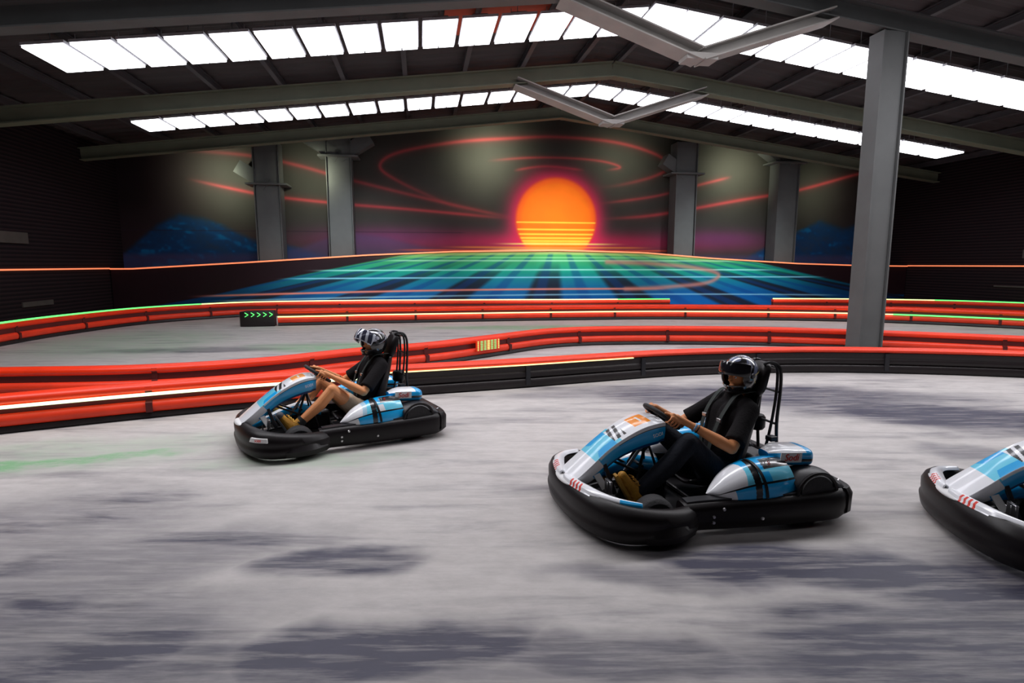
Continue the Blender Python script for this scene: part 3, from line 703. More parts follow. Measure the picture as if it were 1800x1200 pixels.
    def cowl(s, v):      # v -1..1 across
        x = interp(s, T, cx); z = interp(s, T, cz); w = interp(s, T, hw); d_ = interp(s, T, dp)
        e = .01; dx = interp(min(s+e, 1), T, cx)-interp(max(s-e, 0), T, cx); dz = interp(min(s+e, 1), T, cz)-interp(max(s-e, 0), T, cz)
        n = Vector((-dz, 0, dx)); n = n*(-1 if n.z < 0 else 1); n.normalize()
        a = abs(v)
        if a < .62: y = w*(a/.62); drop = .012*(a/.62)**2
        else: q = (a-.62)/.38; y = w*(1+.10*math.sin(q*PI/2)-.16*q*q); drop = .012+d_*q**1.15
        return Vector((x, math.copysign(y, v), z))-n*drop
    def sm(a): return a
    def cowl_paint(s, vv):
        v = vv*2-1; a = abs(v)
        if a > .62:
            if s < .34: return WHT if a < .9 or s < .24 else BLUE
            if a < .70: return WHT if s > .35 else CYAN
            if a < .72: return BLK if s > .5 else CYAN
            return BLUE if a < .95 else DBLUE
        if s < .32: return WHT
        if s < .32+.08*(1-a): return CYAN
        if s < .50:
            if a < .12+.25*(s-.3): return CYAN
            return BLUE if a > .3 else CYAN
        if s < .60:
            ln = (s*60+v*3) % 3
            if a < .45: return BLK if ln < 1.7 else WHT
            return CYAN if s < .54 else WHT
        if .68 < s < .84 and a < .36:
            return ORG if not (.755 < s < .775 and a < .2) else WHT
        if s > .92 and .1 < v < .55: return BLK if (s*100) % 3 < 1.6 else WHT
        return WHT
    cxs = [sm(c) for c in cx]
    m_ = MB(); rings = [[cowl(i/NS, -1+2*j/NV) for j in range(NV+1)] for i in range(NS+1)]
    m_.loft(rings, closed=False, caps=False, paint=cowl_paint); co = m_.build('nose_cowl', M['paint'], K, angle=60, solid=.006)
    # tip of the nose and little white triangular braces with black bars beneath
    m_ = MB(); m_.ball((1.045, 0, .283), (.05, .15, .022), 20, 10); m_.build('nose_tip', M['white'], co)
    for s in (1, -1):
        m_ = MB(); m_.beam((.87, .13*s, .37), (.80, .17*s, .24), .012, .05, up=(1, 0, 0)); m_.build('side_brace', M['white'], co, smooth=False, bevel=.004)
        m_ = MB(); m_.beam((.80, .13*s, .43), (.73, .19*s, .20), .02, .03, up=(1, 0, 0)); m_.build('stay', M['fender'], co, smooth=False, bevel=.004)
    text_mesh(co, 'lettering', 'SODI', .036, frame_mat((.40, .190, .612), (-.95, -.0, .22), (.15, .0, 1)), M['white'])
    # wings lying on the front bumper
    if variant != 1:
        for s in (1, -1):
            WP = smoothpath([Vector(q) for q in ((1.06, .03, 0), (1.035, .16, 0), (1.0, .30, 0), (.945, .42, 0), (.85, .52, 0), (.72, .585, 0))], 8)
            def wing(t, v):
                q_ = WP[min(len(WP)-1, round(t*(len(WP)-1)))]; x, y = q_.x, q_.y; w = interp(t, [0, .15, .5, .85, 1], [.04, .085, .10, .07, .045])
                f = max(0, min(1, (x-.33)/.67)); z = lerp(.225, .305, f**1.3)+.004
                nx, ny = interp(t, [0, .4, 1], [1, .8, .35]), interp(t, [0, .4, 1], [.05, .55, .93])
                return Vector((x+nx*w*(v-.62), s*(y+ny*w*(v-.62)), z+.022*math.sin(PI*v)+(.0 if v < .9 else -.02)))
            def wp(t, v):
                if .16 < t < .34 and v > .55: return RED if int(t*60) % 3 else WHT
                if t > .80 and v > .6: return BLUE
                return WHT
            m_ = MB(); m_.loft([[wing(i/40, j/40) for j in range(41)] for i in range(41)], closed=False, caps=False, paint=wp); m_.build('nose_wing', M['paint'], K, angle=60, solid=.01)
    # --- side pods
    for s in (1, -1):
        xs = [.14, .10, .02, -.08, -.18, -.28, -.38, -.47]; zt = [.262, .305, .375, .425, .455, .468, .47, .462]; yo = [.50, .555, .60, .62, .63, .635, .625, .60]; yi = [.46, .42, .37, .33, .31, .30, .30, .30]
        xs, zt, yo, yi = dens(xs), dens(zt), dens(yo), dens(yi)
        Tp = np.linspace(0, 1, len(xs))
        def pod(t, v):
            x = interp(t, Tp, xs); z1 = interp(t, Tp, zt); a = interp(t, Tp, yo); b = interp(t, Tp, yi); z0 = .245
            th = v*PI
            y = lerp(a, b, (1-math.cos(th))/2) if v > .5 else lerp(a, (a+b)/2, 1-math.cos(th))
            zz = z0+(z1-z0)*min(1, math.sin(th)**.8*1.0 if v < .5 else 1-(1-math.sin(th)**.5)*.9)
            return Vector((x+.04*math.sin(th), s*y, zz))
        def pp(t, v):
            bl = .38+.10*math.sin(v*PI*1.1)
            if abs(t-(.52+.12*v)) < .035 and v < .62: return BLK           # moulded black band
            if v < .16 and abs(v-.135) < .014: return BLK
            if v < .12: return WHT if t < .30 else BLUE
            if t < bl-(.06 if variant == 1 else .02): return WHT
            if t < bl: return srgb(180, 215, 235) if variant == 1 else WHT
            if t < .50+.1*v: return CYAN if v < .4 else BLUE
            if t > .62+.15*v and .30 < v < .42+.1*t: return BLK
            if t > .55 and .42 < v < .52: return BLUE
            if .60 < t < .70 and .14 < v < .27: return WHT if variant == 1 else BLUE
            if .14 < v < .30: return CYAN
            return BLUE
        m_ = MB(); m_.loft([[pod(i/200, j/130) for j in range(131)] for i in range(201)], closed=False, caps=False, paint=pp)
        pd = m_.build('side_pod', M['paint'], K, angle=60, solid=.008)
        m_ = MB(); m_.ribbon([pod(.60, v) + Vector((0, s*.006, .006)) for v in np.linspace(.0, .62, 9)], .022, .004, (1, 0, 0), 3); m_.build('strap', M['plastic'], pd)
        a, b = pod(.80, .46), pod(.68, .46); mid = pod(.76, .40)+Vector((0, s*.012, .008))
        text_mesh(pd, 'lettering', 'RT', .040, frame_mat(pod(.70, .37)+Vector((.012*s, s*.010, .010)), (-s, 0, .02), (0, -s*.45, 1)), M['white'])
        text_mesh(pd, 'lettering', '8', .042, frame_mat(pod(.70, .37)+Vector((-.034*s if s > 0 else .046, s*.010, .010)), (-s, 0, .02), (0, -s*.45, 1)), M['redtxt'])
        # --- black shell over the rear wheel
        xs2 = np.linspace(-.44, -.84, 15)
        def fen(x, v):
            q = (x+.60)/.20; top = .305+.085*math.sqrt(max(0, 1-q*q*.85)) - .05*max(0, -(x+.72))*5*0
            th = v*PI; y = lerp(.645, .33, v); zz = .245+(top-.245)*min(1, (math.sin(th)+1e-4)**.45)
            return Vector((x, s*y, zz))
        m_ = MB(); m_.loft([[fen(x, j/24) for j in range(25)] for x in xs2], closed=False, caps=False); fe = m_.build('wheel_cover', M['fender'], K, angle=60, solid=.008)
        m_ = MB(); m_.tube([(-.60+.165*math.cos(a), s*.645, .235+.155*math.sin(a)) for a in np.linspace(0.05, PI-.05, 16)], .014, 8); m_.build('arch_lip', M['plastic'], fe)
        m_ = MB(); m_.lathe([(.135, 0), (.11, -.06), (.0, -.06)], (-.60, s*.652, .235), (0, s, 0), 30); m_.build('arch_recess', M['rubber'], fe)
        m_ = MB(); m_.tube([(-.80, s*.60, .285), (-.86, s*.56, .29)], .010, 8); m_.build('bolt', M['metal'], fe)
    # --- engine / tank cover behind the seat
    for s in (1, -1):
        def ec(t, v):
            x = lerp(-.36, -.74, t); th = v*2*PI; r = math.sin(min(1, max(.02, t)*1.6+.25)*PI/2)*(1 if t < .8 else math.sqrt(max(0.02, 1-((t-.8)/.2)**2)))
            cy, cz = .37, .465; c_, s_ = math.cos(th), math.sin(th)
            sq = lambda u: math.copysign(abs(u)**.6, u)
            return Vector((x, s*(cy+.125*r*sq(c_)), cz+.068*sq(s_)*r-.03*t))
        def ep(t, v):
            a = math.sin(v*2*PI)
            if a > .45 and t < .72: return WHT
            if abs(a+.12) < .10: return BLK
            return BLUE
        m_ = MB(); m_.loft([[ec(i/40, j/40) for j in range(40)] for i in range(41)], paint=ep); en = m_.build('tank_cover', M['paint'], K, angle=60)
        m_ = MB(); m_.beam((-.40, s*.502, .475), (-.58, s*.502, .462), .006, .072, up=(0, 0, 1)); m_.build('decal', M['white'], en, smooth=False)
        text_mesh(en, 'lettering', 'Sodi', .070, frame_mat((-.49, s*.5075, .468), (-s, 0, -.06), (0, 0, 1)), M['redtxt'], shear=.2)
    m_ = MB(); m_.box(-.50, -.30, .30, .24, .20, .22); m_.box(-.66, .0, .22, .18, .5, .16); m_.build('engine', M['frame'], K, bevel=.02, smooth=False)
    m_ = MB(); m_.lathe([(0, 0), (.055, 0), (.07, .02), (.07, .10), (.055, .12), (0, .12)], (-.66, -.10, .50), (0, 0, 1), 24); m_.build('air_filter', M['plastic'], K)
    m_ = MB(); m_.box(-.60, .16, .50, .07, .07, .04); m_.build('battery_box', M['fender'], K, bevel=.01, smooth=False)
    # --- centre tunnel arch beyond the driver's leg
    def tun(t, v):
        x = lerp(.94, .24, t); zt_ = interp(t, [0, .2, .5, .75, 1], [.20, .26, .345, .385, .35]); w = interp(t, [0, .4, 1], [.03, .07, .10])
        th = v*PI; return Vector((x, -.16+w*math.cos(th), zt_-.115*(1-math.sin(th)**.7)*interp(t, [0, .5, 1], [.4, .85, 1.1])))
    def tp(t, v): return WHT if .30 < v < .62 else BLUE
    m_ = MB(); m_.loft([[tun(i/40, j/24) for j in range(25)] for i in range(41)], closed=False, caps=False, paint=tp); m_.build('tunnel_cover', M['paint'], K, angle=60, solid=.006)
    m_ = MB(); m_.box(.33, -.16, .16, .40, .10, .2); m_.build('fuel_tank', M['frame'], K, bevel=.03)
    # --- seat: bucket shell with tall back, headrest, hoop
    def seat(t, v):
        path = [(.10, .17), (-.05, .13), (-.22, .115), (-.35, .15), (-.42, .30), (-.47, .50), (-.52, .72), (-.54, .82)]
        x = interp(t, np.linspace(0, 1, 8), [p[0] for p in path]); z = interp(t, np.linspace(0, 1, 8), [p[1] for p in path])
        w = interp(t, [0, .3, .55, .8, 1], [.16, .20, .21, .20, .14]); a = v*2-1
        wrap = interp(t, [0, .25, .5, .75, 1], [.04, .13, .17, .12, .05]); q = abs(a)**2.5
        n = Vector((.2, 0, 1)) if t < .4 else Vector((1, 0, .25)); n.normalize()
        return Vector((x, w*math.copysign(abs(a)**.85, a), z))+n*wrap*q
    m_ = MB(); m_.loft([[seat(i/36, j/28) for j in range(29)] for i in range(37)], closed=False, caps=False); st = m_.build('seat', M['plastic'], K, angle=70, solid=.022)
    m_ = MB(); m_.loft([
        [Vector((-.545+d_-.06*(math.sin(a)*k), .12*k*math.copysign(abs(math.cos(a))**.7, math.cos(a)), .935+.15*k*math.copysign(abs(math.sin(a))**.7, math.sin(a)))) for a in np.linspace(0, 2*PI, 32, endpoint=False)] for d_, k in ((-.035, .8), (-.03, .95), (0, 1), (.025, .95), (.035, .78))])
    m_.build('headrest', M['plastic'], K, angle=60)
    m_ = MB()
    for s in (1, -1):
        m_.tube([(-.58, .10*s, .34), (-.63, .10*s, .55), (-.66, .105*s, .80), (-.665, .105*s, .98), (-.645, .10*s, 1.06), (-.60, .09*s, 1.085), (-.56, .07*s, 1.07)], .011, 8, 5)
        m_.tube([(-.70, .11*s, .34), (-.68, .11*s, .60), (-.695, .11*s, .85), (-.69, .11*s, 1.0), (-.665, .10*s, 1.065), (-.61, .09*s, 1.085)], .013, 8, 5)
    for z, x in ((.60, -.66), (.85, -.68), (1.04, -.67)): m_.tube([(x, -.11, z), (x, .11, z)], .010, 8)
    m_.build('roll_hoop', M['frame'], K)
    # --- steering
    C0 = Vector((.265, 0, .69)); n_ = Vector((-.60, 0, .80)); u_ = Vector((.80, 0, .60)); y_ = Vector((0, 1, 0))
    m_ = MB(); m_.tube([C0+(y_*math.cos(a)*1.0+u_*math.sin(a)*(1.0 if math.sin(a) > -.55 else .92))*.15 for a in np.linspace(0, 2*PI, 40, endpoint=False)], .018, 10, closed=True); sw = m_.build('steering_wheel', M['rubber'], K)
    m_ = MB(); m_.lathe([(0, -.02), (.035, -.02), (.04, .0), (.03, .012), (0, .014)], C0, n_, 20)
    for a in (0, PI, PI*.5, -PI*.5): m_.beam(C0, C0+(y_*math.cos(a)+u_*math.sin(a))*.14, .028, .008, up=n_)
    m_.build('spokes', M['frame'], sw, smooth=False)
    m_ = MB(); m_.tube([C0-n_*.01, C0-n_*.50], .013, 10); m_.lathe([(0, 0), (.026, 0), (.026, .05), (0, .05)], C0-n_*.07, n_, 12); m_.build('steering_column', M['metal'], K)
    m_ = MB()
    for s in (1, -1):
        m_.tube([(.40, .02*s, .53), (.50, .10*s, .30), (.55, .16*s, .09)], .012, 8, 4); m_.tube([(.40, .02*s, .53), (.36, .09*s, .35), (.30, .14*s, .09)], .010, 8, 4)
        m_.tube([(.50, .10*s, .31), (.74, .10*s, .43)], .010, 8)
    m_.tube([(.47, -.10, .35), (.47, .10, .35)], .012, 8); m_.box(.42, 0, .52, .05, .06, .04); m_.build('column_support', M['frame'], K)
    for s in (1, -1):
        m_ = MB(); m_.tube([(.80, .25*s, .08), (.82, .25*s, .24), (.815, .25*s, .32)], .009, 8, 3); m_.box(.81, .25*s, .29, .02, .09, .09); m_.build('pedal', M['metal'], K, bevel=.004)
        m_ = MB(); m_.tube([(.60, .05*s, .15), (.58, .44*s, .15)], .007, 8); m_.build('tie_rod', M['metal'], K)
    return K

# ------------------------------------------------------------------ people
def voxel(name, caps, mat, parent, vox=.009, smooth=6, extra=None, cut=None):
    """one continuous skin from tapered limb volumes; caps: (a, b, ra, rb) ; extra(bm MB) adds more volume"""
    m_ = MB()
    for a, b, ra, rb in caps:
        a, b = Vector(a), Vector(b); m_.ball(a, ra, 16, 10); m_.ball(b, rb, 16, 10)
        d = (b-a); L_ = d.length
        if L_ > 1e-4:
            m_.tube([a, b], lambda t, ra=ra, rb=rb: lerp(ra, rb, t), 16)
    if extra: extra(m_)
    me = m_.mesh(name); tmp = bpy.data.objects.new(name, me); COL.objects.link(tmp)
    r = tmp.modifiers.new('r', 'REMESH'); r.mode = 'VOXEL'; r.voxel_size = vox; r.use_smooth_shade = True
    s_ = tmp.modifiers.new('s', 'SMOOTH'); s_.iterations = smooth; s_.factor = .5
    dg = bpy.context.evaluated_depsgraph_get(); out = bpy.data.meshes.new_from_object(tmp.evaluated_get(dg)); bpy.data.objects.remove(tmp)
    out.name = name
    out.materials.clear(); out.materials.append(mat)
    if cut:
        bm = bmesh.new(); bm.from_mesh(out); dead = [f for f in bm.faces if cut(f.calc_center_median())]
        bmesh.ops.delete(bm, geom=dead, context='FACES'); bm.to_mesh(out); bm.free()
    out.polygons.foreach_set('use_smooth', [True]*len(out.polygons)); out.update()
    return link(name, out, parent)

def skin_material(name, tattoo=None):
    m = material(name, srgb(236, 158, 104), .5, var=.18, scale=7, bump=.15, spec=.4)
    b = m.node_tree.nodes['Principled BSDF']; b.inputs['Subsurface Weight'].default_value = .08; b.inputs['Subsurface Radius'].default_value = (.02, .008, .004)
    if tattoo:
        N = m.node_tree.nodes; L = m.node_tree.links; src = b.inputs['Base Color'].links[0].from_socket
        tc = N.new('ShaderNodeTexCoord'); d = N.new('ShaderNodeVectorMath'); d.operation = 'DISTANCE'; d.inputs[1].default_value = tattoo; L.new(tc.outputs['Object'], d.inputs[0])
        r = N.new('ShaderNodeMapRange'); r.inputs[1].default_value = .05; r.inputs[2].default_value = .10; r.inputs[3].default_value = .85; r.inputs[4].default_value = 0; L.new(d.outputs['Value'], r.inputs[0])
        v = N.new('ShaderNodeTexVoronoi'); v.inputs['Scale'].default_value = 28; L.new(tc.outputs['Object'], v.inputs['Vector'])
        r2 = N.new('ShaderNodeMapRange'); r2.inputs[1].default_value = .25; r2.inputs[2].default_value = .5; r2.inputs[3].default_value = 1; r2.inputs[4].default_value = 0; L.new(v.outputs['Distance'], r2.inputs[0])
        mu = N.new('ShaderNodeMath'); mu.operation = 'MULTIPLY'; L.new(r.outputs[0], mu.inputs[0]); L.new(r2.outputs[0], mu.inputs[1])
        mx = N.new('ShaderNodeMix'); mx.data_type = 'RGBA'; mx.inputs[7].default_value = srgb(60, 45, 50); L.new(mu.outputs[0], mx.inputs[0]); L.new(src, mx.inputs[6]); L.new(mx.outputs[2], b.inputs['Base Color'])
    return m

def make_driver(K, label, kind):
    D = empty('person', K.location, K.rotation_euler.z, label, 'person')
    C0 = Vector((.265, 0, .69)); n_ = Vector((-.60, 0, .80)); u_ = Vector((.80, 0, .60)); y_ = Vector((0, 1, 0))
    arms = {}; 
    sh, el, wr = {}, {}, {}
    for s in (1, -1):
        sh[s] = Vector((-.365, .19*s, .745)); el[s] = Vector((-.115 if s > 0 else -.08, .335*s, .515)); 
        rimc = C0+y_*.15*s-u_*.01
        wr[s] = rimc+Vector((-.125, .060*s, -.02))
    head = Vector((-.335 if kind == 1 else -.39, .02, .965))
    hip, kn, an = {}, {}, {}
    for s in (1, -1):
        hip[s] = Vector((-.15, .10*s, .235)); kn[s] = Vector((.185, .245*s, .555)); an[s] = Vector((.575, .235*s, .205))
    skin = skin_material('skin_one' if kind == 1 else 'skin_two', tuple(el[-1].lerp(wr[-1], .35)+Vector((0, .02, .04))) if kind == 1 else None)
    caps = [((-.22, 0, .26), (-.26, 0, .42), .13, .125), ((-.26, .04, .42), (-.335, .06, .66), .115, .12), ((-.26, -.04, .42), (-.335, -.06, .66), .115, .12),
            ((-.36, -.12, .745), (-.36, .12, .745), .07, .07), ((-.36, 0, .76), (head.x-.02, 0, .89), .06, .055), (head+Vector((-.025, 0, -.04)), head+Vector((-.015, 0, .03)), .070, .078)]
    for s in (1, -1):
        caps += [(sh[s], el[s], .055, .043), (el[s], el[s].lerp(wr[s], .35), .043, .045), (el[s].lerp(wr[s], .35), wr[s], .045, .028)]
        caps += [(hip[s], hip[s].lerp(kn[s], .5), .095, .078), (hip[s].lerp(kn[s], .5), kn[s], .078, .058), (kn[s], kn[s].lerp(an[s], .35)+Vector((-.012, 0, -.015)), .056, .060), (kn[s].lerp(an[s], .35)+Vector((-.012, 0, -.015)), an[s], .060, .038)]
        # hand wrapped round the rim
        rc = C0+y_*.15*s; yy = y_*s
        def rim(phi, off, rad): return rc+u_*off+(yy*math.cos(phi)+n_*math.sin(phi))*rad
        caps += [(wr[s], rim(math.radians(75), -.005, .045), .026, .027), (rim(math.radians(70), -.035, .043), rim(math.radians(70), .035, .043), .019, .019), (wr[s], rim(math.radians(70), -.03, .045), .024, .02), (rim(math.radians(40), -.035, .040), rim(math.radians(40), .035, .040), .014, .014)]
        for k, ln in enumerate((1., 1.08, 1.0, .82)):
            off = .040-.0262*k
            ph = [40, -5, -58*ln, -105*ln]
            q = [rim(math.radians(p), off, .030+.003*(i == 0)) for i, p in enumerate(ph)]
            for i in range(3): caps.append((q[i], q[i+1], (.0092-.0006*i)*(.9 if k == 3 else 1), (.0088-.0008*i)*(.9 if k == 3 else 1)))
        q = [rim(math.radians(85), .015, .040), rim(math.radians(112), .050, .034), rim(math.radians(130), .078, .028)]
        for i in range(2): caps.append((q[i], q[i+1], .013-.002*i, .0115-.002*i))
    def face(m_):
        yaw = Matrix.Rotation(math.radians(14), 3, 'Z')
        def P(x, y, z): return head+yaw @ Vector((x, y, z))
        m_.ball(P(.0, 0, .01), (.098, .076, .115), 20, 14, yaw.to_4x4()); m_.ball(P(.045, 0, -.075), (.048, .042, .035), 16, 10, yaw.to_4x4())
        m_.tube([P(.088, 0, .025), P(.115, 0, -.018)], lambda t: lerp(.010, .016, t), 10)
        m_.ball(P(.085, 0, -.052), (.016, .028, .008), 12, 8, yaw.to_4x4()); m_.ball(P(.083, 0, -.064), (.015, .024, .008), 12, 8, yaw.to_4x4())
        for s in (1, -1): m_.ball(P(.084, .032*s, .024), (.013, .018, .006), 12, 8, yaw.to_4x4()); m_.ball(P(-.005, .076*s, -.005), (.018, .010, .030), 12, 8, yaw.to_4x4())
    body = voxel('body', caps, skin, D, .0045, 5, extra=face)
    yaw = Matrix.Rotation(math.radians(14), 3, 'Z')
    for s in (1, -1):
        m_ = MB(); m_.ball(head+yaw @ Vector((.0875, .032*s, .014)), .0092, 12, 8); e_ = m_.build('eye', M['white'], D)
        m_ = MB(); m_.ball(head+yaw @ Vector((.0945, .032*s, .0135)), .0045, 10, 6); m_.build('iris', M['plastic'], e_)
    # T-shirt
    tc_ = [((-.215, 0, .27), (-.26, 0, .42), .150, .145), ((-.26, .045, .42), (-.335, .065, .66), .130, .137), ((-.26, -.045, .42), (-.335, -.065, .66), .130, .137),
           ((-.365, -.13, .75), (-.365, .13, .75), .083, .083), ((-.36, 0, .78), (-.355, 0, .835), .075, .065)]
    for s in (1, -1):
        e2 = sh[s].lerp(el[s], .72 if s > 0 else .62); tc_ += [(sh[s], e2, .072, .070), ((-.28, .10*s, .50), (-.335, .10*s, .68), .09, .10)]
    def fold(m_):
        for s in (1, -1):
            e2 = sh[s].lerp(el[s], .86 if s > 0 else .76); e1 = sh[s].lerp(el[s], .5)
            m_.tube([e1, e2], lambda t: lerp(.070, .076, t), 20)
    voxel('t_shirt', tc_, M['cloth_black'], D, .010, 5, extra=fold)
    # shorts / trousers
    end = .52 if kind == 1 else 1
    lc = [((-.20, 0, .245), (-.235, 0, .33), .152, .15)]
    for s in (1, -1):
        if kind == 1: lc += [(hip[s], hip[s].lerp(kn[s], .30), .112, .102), (hip[s].lerp(kn[s], .30), hip[s].lerp(kn[s], .5), .100, .092)]
        else:
            c_ = kn[s].lerp(an[s], .35)+Vector((-.012, 0, -.015))
            lc += [(hip[s], hip[s].lerp(kn[s], .5), .112, .094), (hip[s].lerp(kn[s], .5), kn[s], .094, .074), (kn[s], c_, .073, .076), (c_, an[s].lerp(kn[s], .06), .076, .060)]
    voxel('shorts' if kind == 1 else 'trousers', lc, M['cloth_beige'] if kind == 1 else M['cloth_navy'], D, .010, 5)
    # boots: sole faces forward onto the pedal
    for s in (1, -1):
        a = an[s]; f = Vector((.50, .05*s, .86)).normalized(); dn = Vector((.83, 0, -.50)); heel = a+dn*.055-f*.02; toe = heel+f*.215
        tan, sol = (M['tan'], M['sole']) if kind == 1 else (M['tan'], M['sole_tan'])
        bc = [(a+Vector((-.065, 0, .055)), a, .053, .054), (a, heel-dn*.012, .054, .043), (heel-dn*.02, heel-dn*.028+f*.11, .044, .044), (heel-dn*.025+f*.11, toe-dn*.018, .044, .034), (a+f*.03, heel-dn*.03+f*.14, .044, .034)]
        bo = voxel('boot', bc, tan, D, .008, 4)
        m_ = MB(); sd = f.cross(dn).normalized(); rr = []
        for h_ in (0, 1):
            rr.append([heel+f*(-.045+.30*t)+sd*w*sg+dn*(.012+.022*h_) for t, w, sg in [(t, .018+.027*math.sin(min(1, t*2.2)*PI/2)*math.sqrt(max(.05, 1-max(0, (t-.75)/.25)**2)), sg) for sg, ts in ((1, np.linspace(0, 1, 12)), (-1, np.linspace(1, 0, 12))) for t in ts]])
        m_.loft(rr); m_.build('sole', sol, bo, smooth=False, bevel=.004)
        m_ = MB()
        for i in range(5):
            c_ = a+f*(.025+.028*i)-dn*(.052-.006*i) ; m_.tube([c_+sd*.03-f*.01+dn*.012, c_-dn*.006, c_-sd*.03+f*.012+dn*.012], .0035, 6, 3); m_.tube([c_+sd*.03+f*.012+dn*.012, c_-dn*.006, c_-sd*.03-f*.01+dn*.012], .0035, 6, 3)
        m_.build('laces', M['lace'] if kind == 1 else M['tan'], bo)
        if kind == 1:
            m_ = MB(); m_.tube([a+Vector((-.095, 0, .082)), a+Vector((-.05, 0, .04))], lambda t: .050+.004*t, 20); m_.build('sock', M['sock'], bo)
            m_ = MB(); m_.ball(toe-dn*.016, (.040, .040, .040), 16, 10); m_.build('toe_cap', M['sole'], bo)
    # full-face helmet
    H_ = head+Vector((.0, 0, .02)); Ry = Matrix.Rotation(math.radians(14 if kind == 1 else 20), 4, 'Z') @ Matrix.Rotation(math.radians(4), 4, 'Y')
    NU, NT = 144, 96
    def shell(u, t, k=1.0):
        th = t*PI; ph = u*2*PI; cx_, cy_ = math.cos(ph), math.sin(ph)
        z = .155*math.cos(th); r = math.sin(th)**.92
        rx = .165 if cx_ < 0 else .155
        x = rx*r*cx_; y = .128*r*cy_
        if z < -.02:                       # chin bar pushes forward, neck tucks in
            q = min(1, (-z-.02)/.11)
            x += .030*q*max(0, cx_)**2*(1 if z > -.12 else .7); x -= .0; y *= 1-.10*q
        if cx_ < 0 and z < .02: x *= 1-.05*min(1, (.02-z)/.1)
        return Vector((x, y, z))*k
    rows = []; bm = MB(); pts = [[shell(i/NU, lerp(.012, .80, j/NT)) for i in range(NU)] for j in range(NT+1)]
    vs = [p for r in pts for p in r]; fs = []; cs = []
    rnd = random.Random(kind)
    for j in range(NT):
        for i in range(NU):
            k = (i+1) % NU; c = (pts[j][i]+pts[j+1][k])/2
            if c.x > .055 and abs(c.y) < .098 and -.062 < c.z < .062: continue          # eye port
            fs.append((j*NU+i, j*NU+k, (j+1)*NU+k, (j+1)*NU+i))
            col = BLK
            if kind == 1:
                w = math.sin(c.x*38+9*abs(c.y)+6*math.sin(c.z*25)); 
                if c.z > .03 and w > .30 and noise.noise(c*30) > -.25: col = srgb(170, 170, 182)
                elif c.z > .0 and c.x < .06 and w > .80: col = srgb(120, 120, 132)
            else:
                w = math.sin(c.z*62+c.x*16+3*math.sin(c.x*20))
                if c.z > .02 and w > -.45: col = srgb(120, 128, 156)
                if c.z > .075 and w > .75: col = srgb(190, 192, 205)
                if -.01 < c.z < .06 and c.x < .03 and abs(c.z-.018-.25*(.0-c.x)*.6) < .0045: col = srgb(225, 205, 130)
                if -.05 < c.z < .03 and abs(c.x-.01-.5*c.z) < .005: col = srgb(225, 205, 130)
            cs.append(col)
    vs = [H_+(Ry @ v) for v in vs]
    bm.add(vs, fs, cs); he = bm.build('helmet', M['helmet'], D, angle=60, solid=.02)
    m_ = MB()
    rim_ = [H_+(Ry @ Vector(shell(u, .745, 1.005))) for u in np.linspace(-.16, .16, 18)]; m_.tube(rim_, .008, 8); m_.build('chin_vent', M['plastic'], he)
    for s in (1, -1):
        m_ = MB(); m_.lathe([(0, 0), (.022, 0), (.020, .010), (0, .012)], H_+(Ry @ Vector((.030, .126*s, .015))), Ry.to_3x3() @ Vector((0, s, 0)), 16); m_.build('visor_pivot', M['fender'], he)
    # visor, lifted on its pivots
    VR, VZ = (.205, -.012) if kind == 1 else (.168, .022)
    up = Matrix.Rotation(math.radians(-40 if kind == 1 else -12), 4, 'Y'); piv = Vector((.02, 0, .015)); m_ = MB(); g = []
    for i in range(151):
        a = lerp(-1.28, 1.28, i/150); row = []
        for j in range(41):
            zz = lerp(-.062 if kind == 1 else -.035, .066, j/40); rr = math.sqrt(max(.1, 1-(zz/.19)**2))
            row.append(H_+(Ry @ (piv+(up @ (Vector((VR*rr*math.cos(a), .139*rr*math.sin(a), zz+VZ*(.45+.55*math.cos(a)**.5 if math.cos(a) > 0 else .45)+.0)) ))))
                       )
        g.append(row)
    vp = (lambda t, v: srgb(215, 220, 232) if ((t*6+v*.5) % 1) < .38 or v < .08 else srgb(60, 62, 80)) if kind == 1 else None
    m_.loft(g, closed=False, caps=False, paint=vp); m_.build('visor', M['glass'] if kind == 1 else M['dark_glass'], he, angle=60, solid=.004)
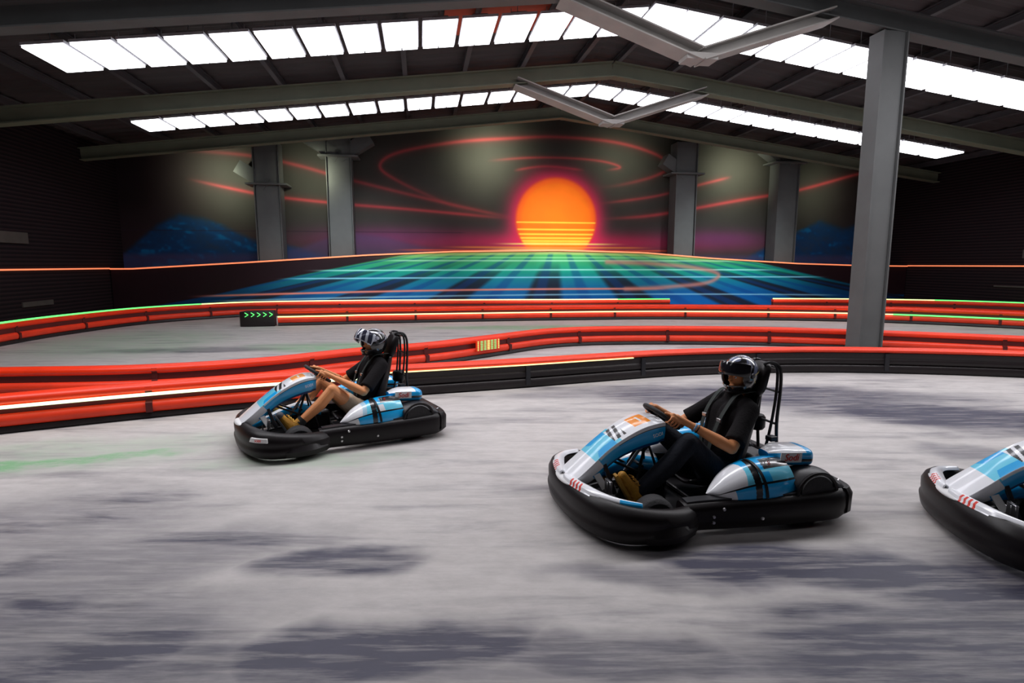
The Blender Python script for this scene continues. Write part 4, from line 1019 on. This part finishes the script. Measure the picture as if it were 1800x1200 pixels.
    if kind == 2:
        m_ = MB(); c1 = wr[1].lerp(el[1], .12); ax = (el[1]-wr[1]).normalized()
        m_.lathe([(.033, -.004), (.036, 0), (.033, .004)], c1, ax, 24, closed=True); m_.build('bracelet', M['plastic'], D)
        m_ = MB(); c1 = wr[1].lerp(el[1], .05); m_.lathe([(.031, -.007), (.035, -.006), (.035, .006), (.031, .007)], c1, ax, 24, closed=True); m_.build('wristband', material('pale_blue_band', srgb(150, 195, 235), .5), D)
    return D

def belts(K):
    m_ = MB()
    for s in (1, -1):
        m_.ribbon([(-.50, .07*s, .86), (-.40, .095*s, .862), (-.30, .10*s, .842), (-.19, .10*s, .70), (-.135, .08*s, .55), (-.12, .05*s, .42)], .04, .004, (0, 1, 0), 6)
    m_.ribbon([(-.16, -.135, .33), (-.105, -.10, .37), (-.085, 0, .385), (-.105, .10, .37), (-.16, .135, .33)], .045, .004, (0, .0, 1), 6)
    b = m_.build('seat_belt', M['strap'], K)
    m_ = MB()
    for s in (1, -1): m_.box(-.168, .095*s, .655, .016, .052, .03)
    m_.build('buckle', M['metal'], b, bevel=.004)

K1 = make_kart((-1.83, 6.07, 0), 3.69, 'blue and white go-kart on the left, beside the red barrier', 1)
K2 = make_kart((1.40, 4.29, 0), 3.40, 'blue and white go-kart driven by the person in dark trousers, middle of three', 2)
K3 = make_kart((4.03, 3.52, 0), 2.93, 'blue and white go-kart cut off by the right edge of the photo', 3)
D1 = make_driver(K1, 'person in black t-shirt and beige shorts, visor raised, driving the left kart', 1)
D2 = make_driver(K2, 'person in black t-shirt and dark trousers with tan boots, driving the middle kart', 2)
belts(K1); belts(K2)

# ------------------------------------------------------------------ world and view
w = bpy.data.worlds.new('world'); sc.world = w; w.use_nodes = True
w.node_tree.nodes['Background'].inputs[0].default_value = (.05, .02, .03, 1); w.node_tree.nodes['Background'].inputs[1].default_value = .3
sc.view_settings.view_transform = 'Standard'; sc.view_settings.look = 'None'; sc.view_settings.gamma = 1
sc.view_settings.use_curve_mapping = False; sc.view_settings.exposure = .95
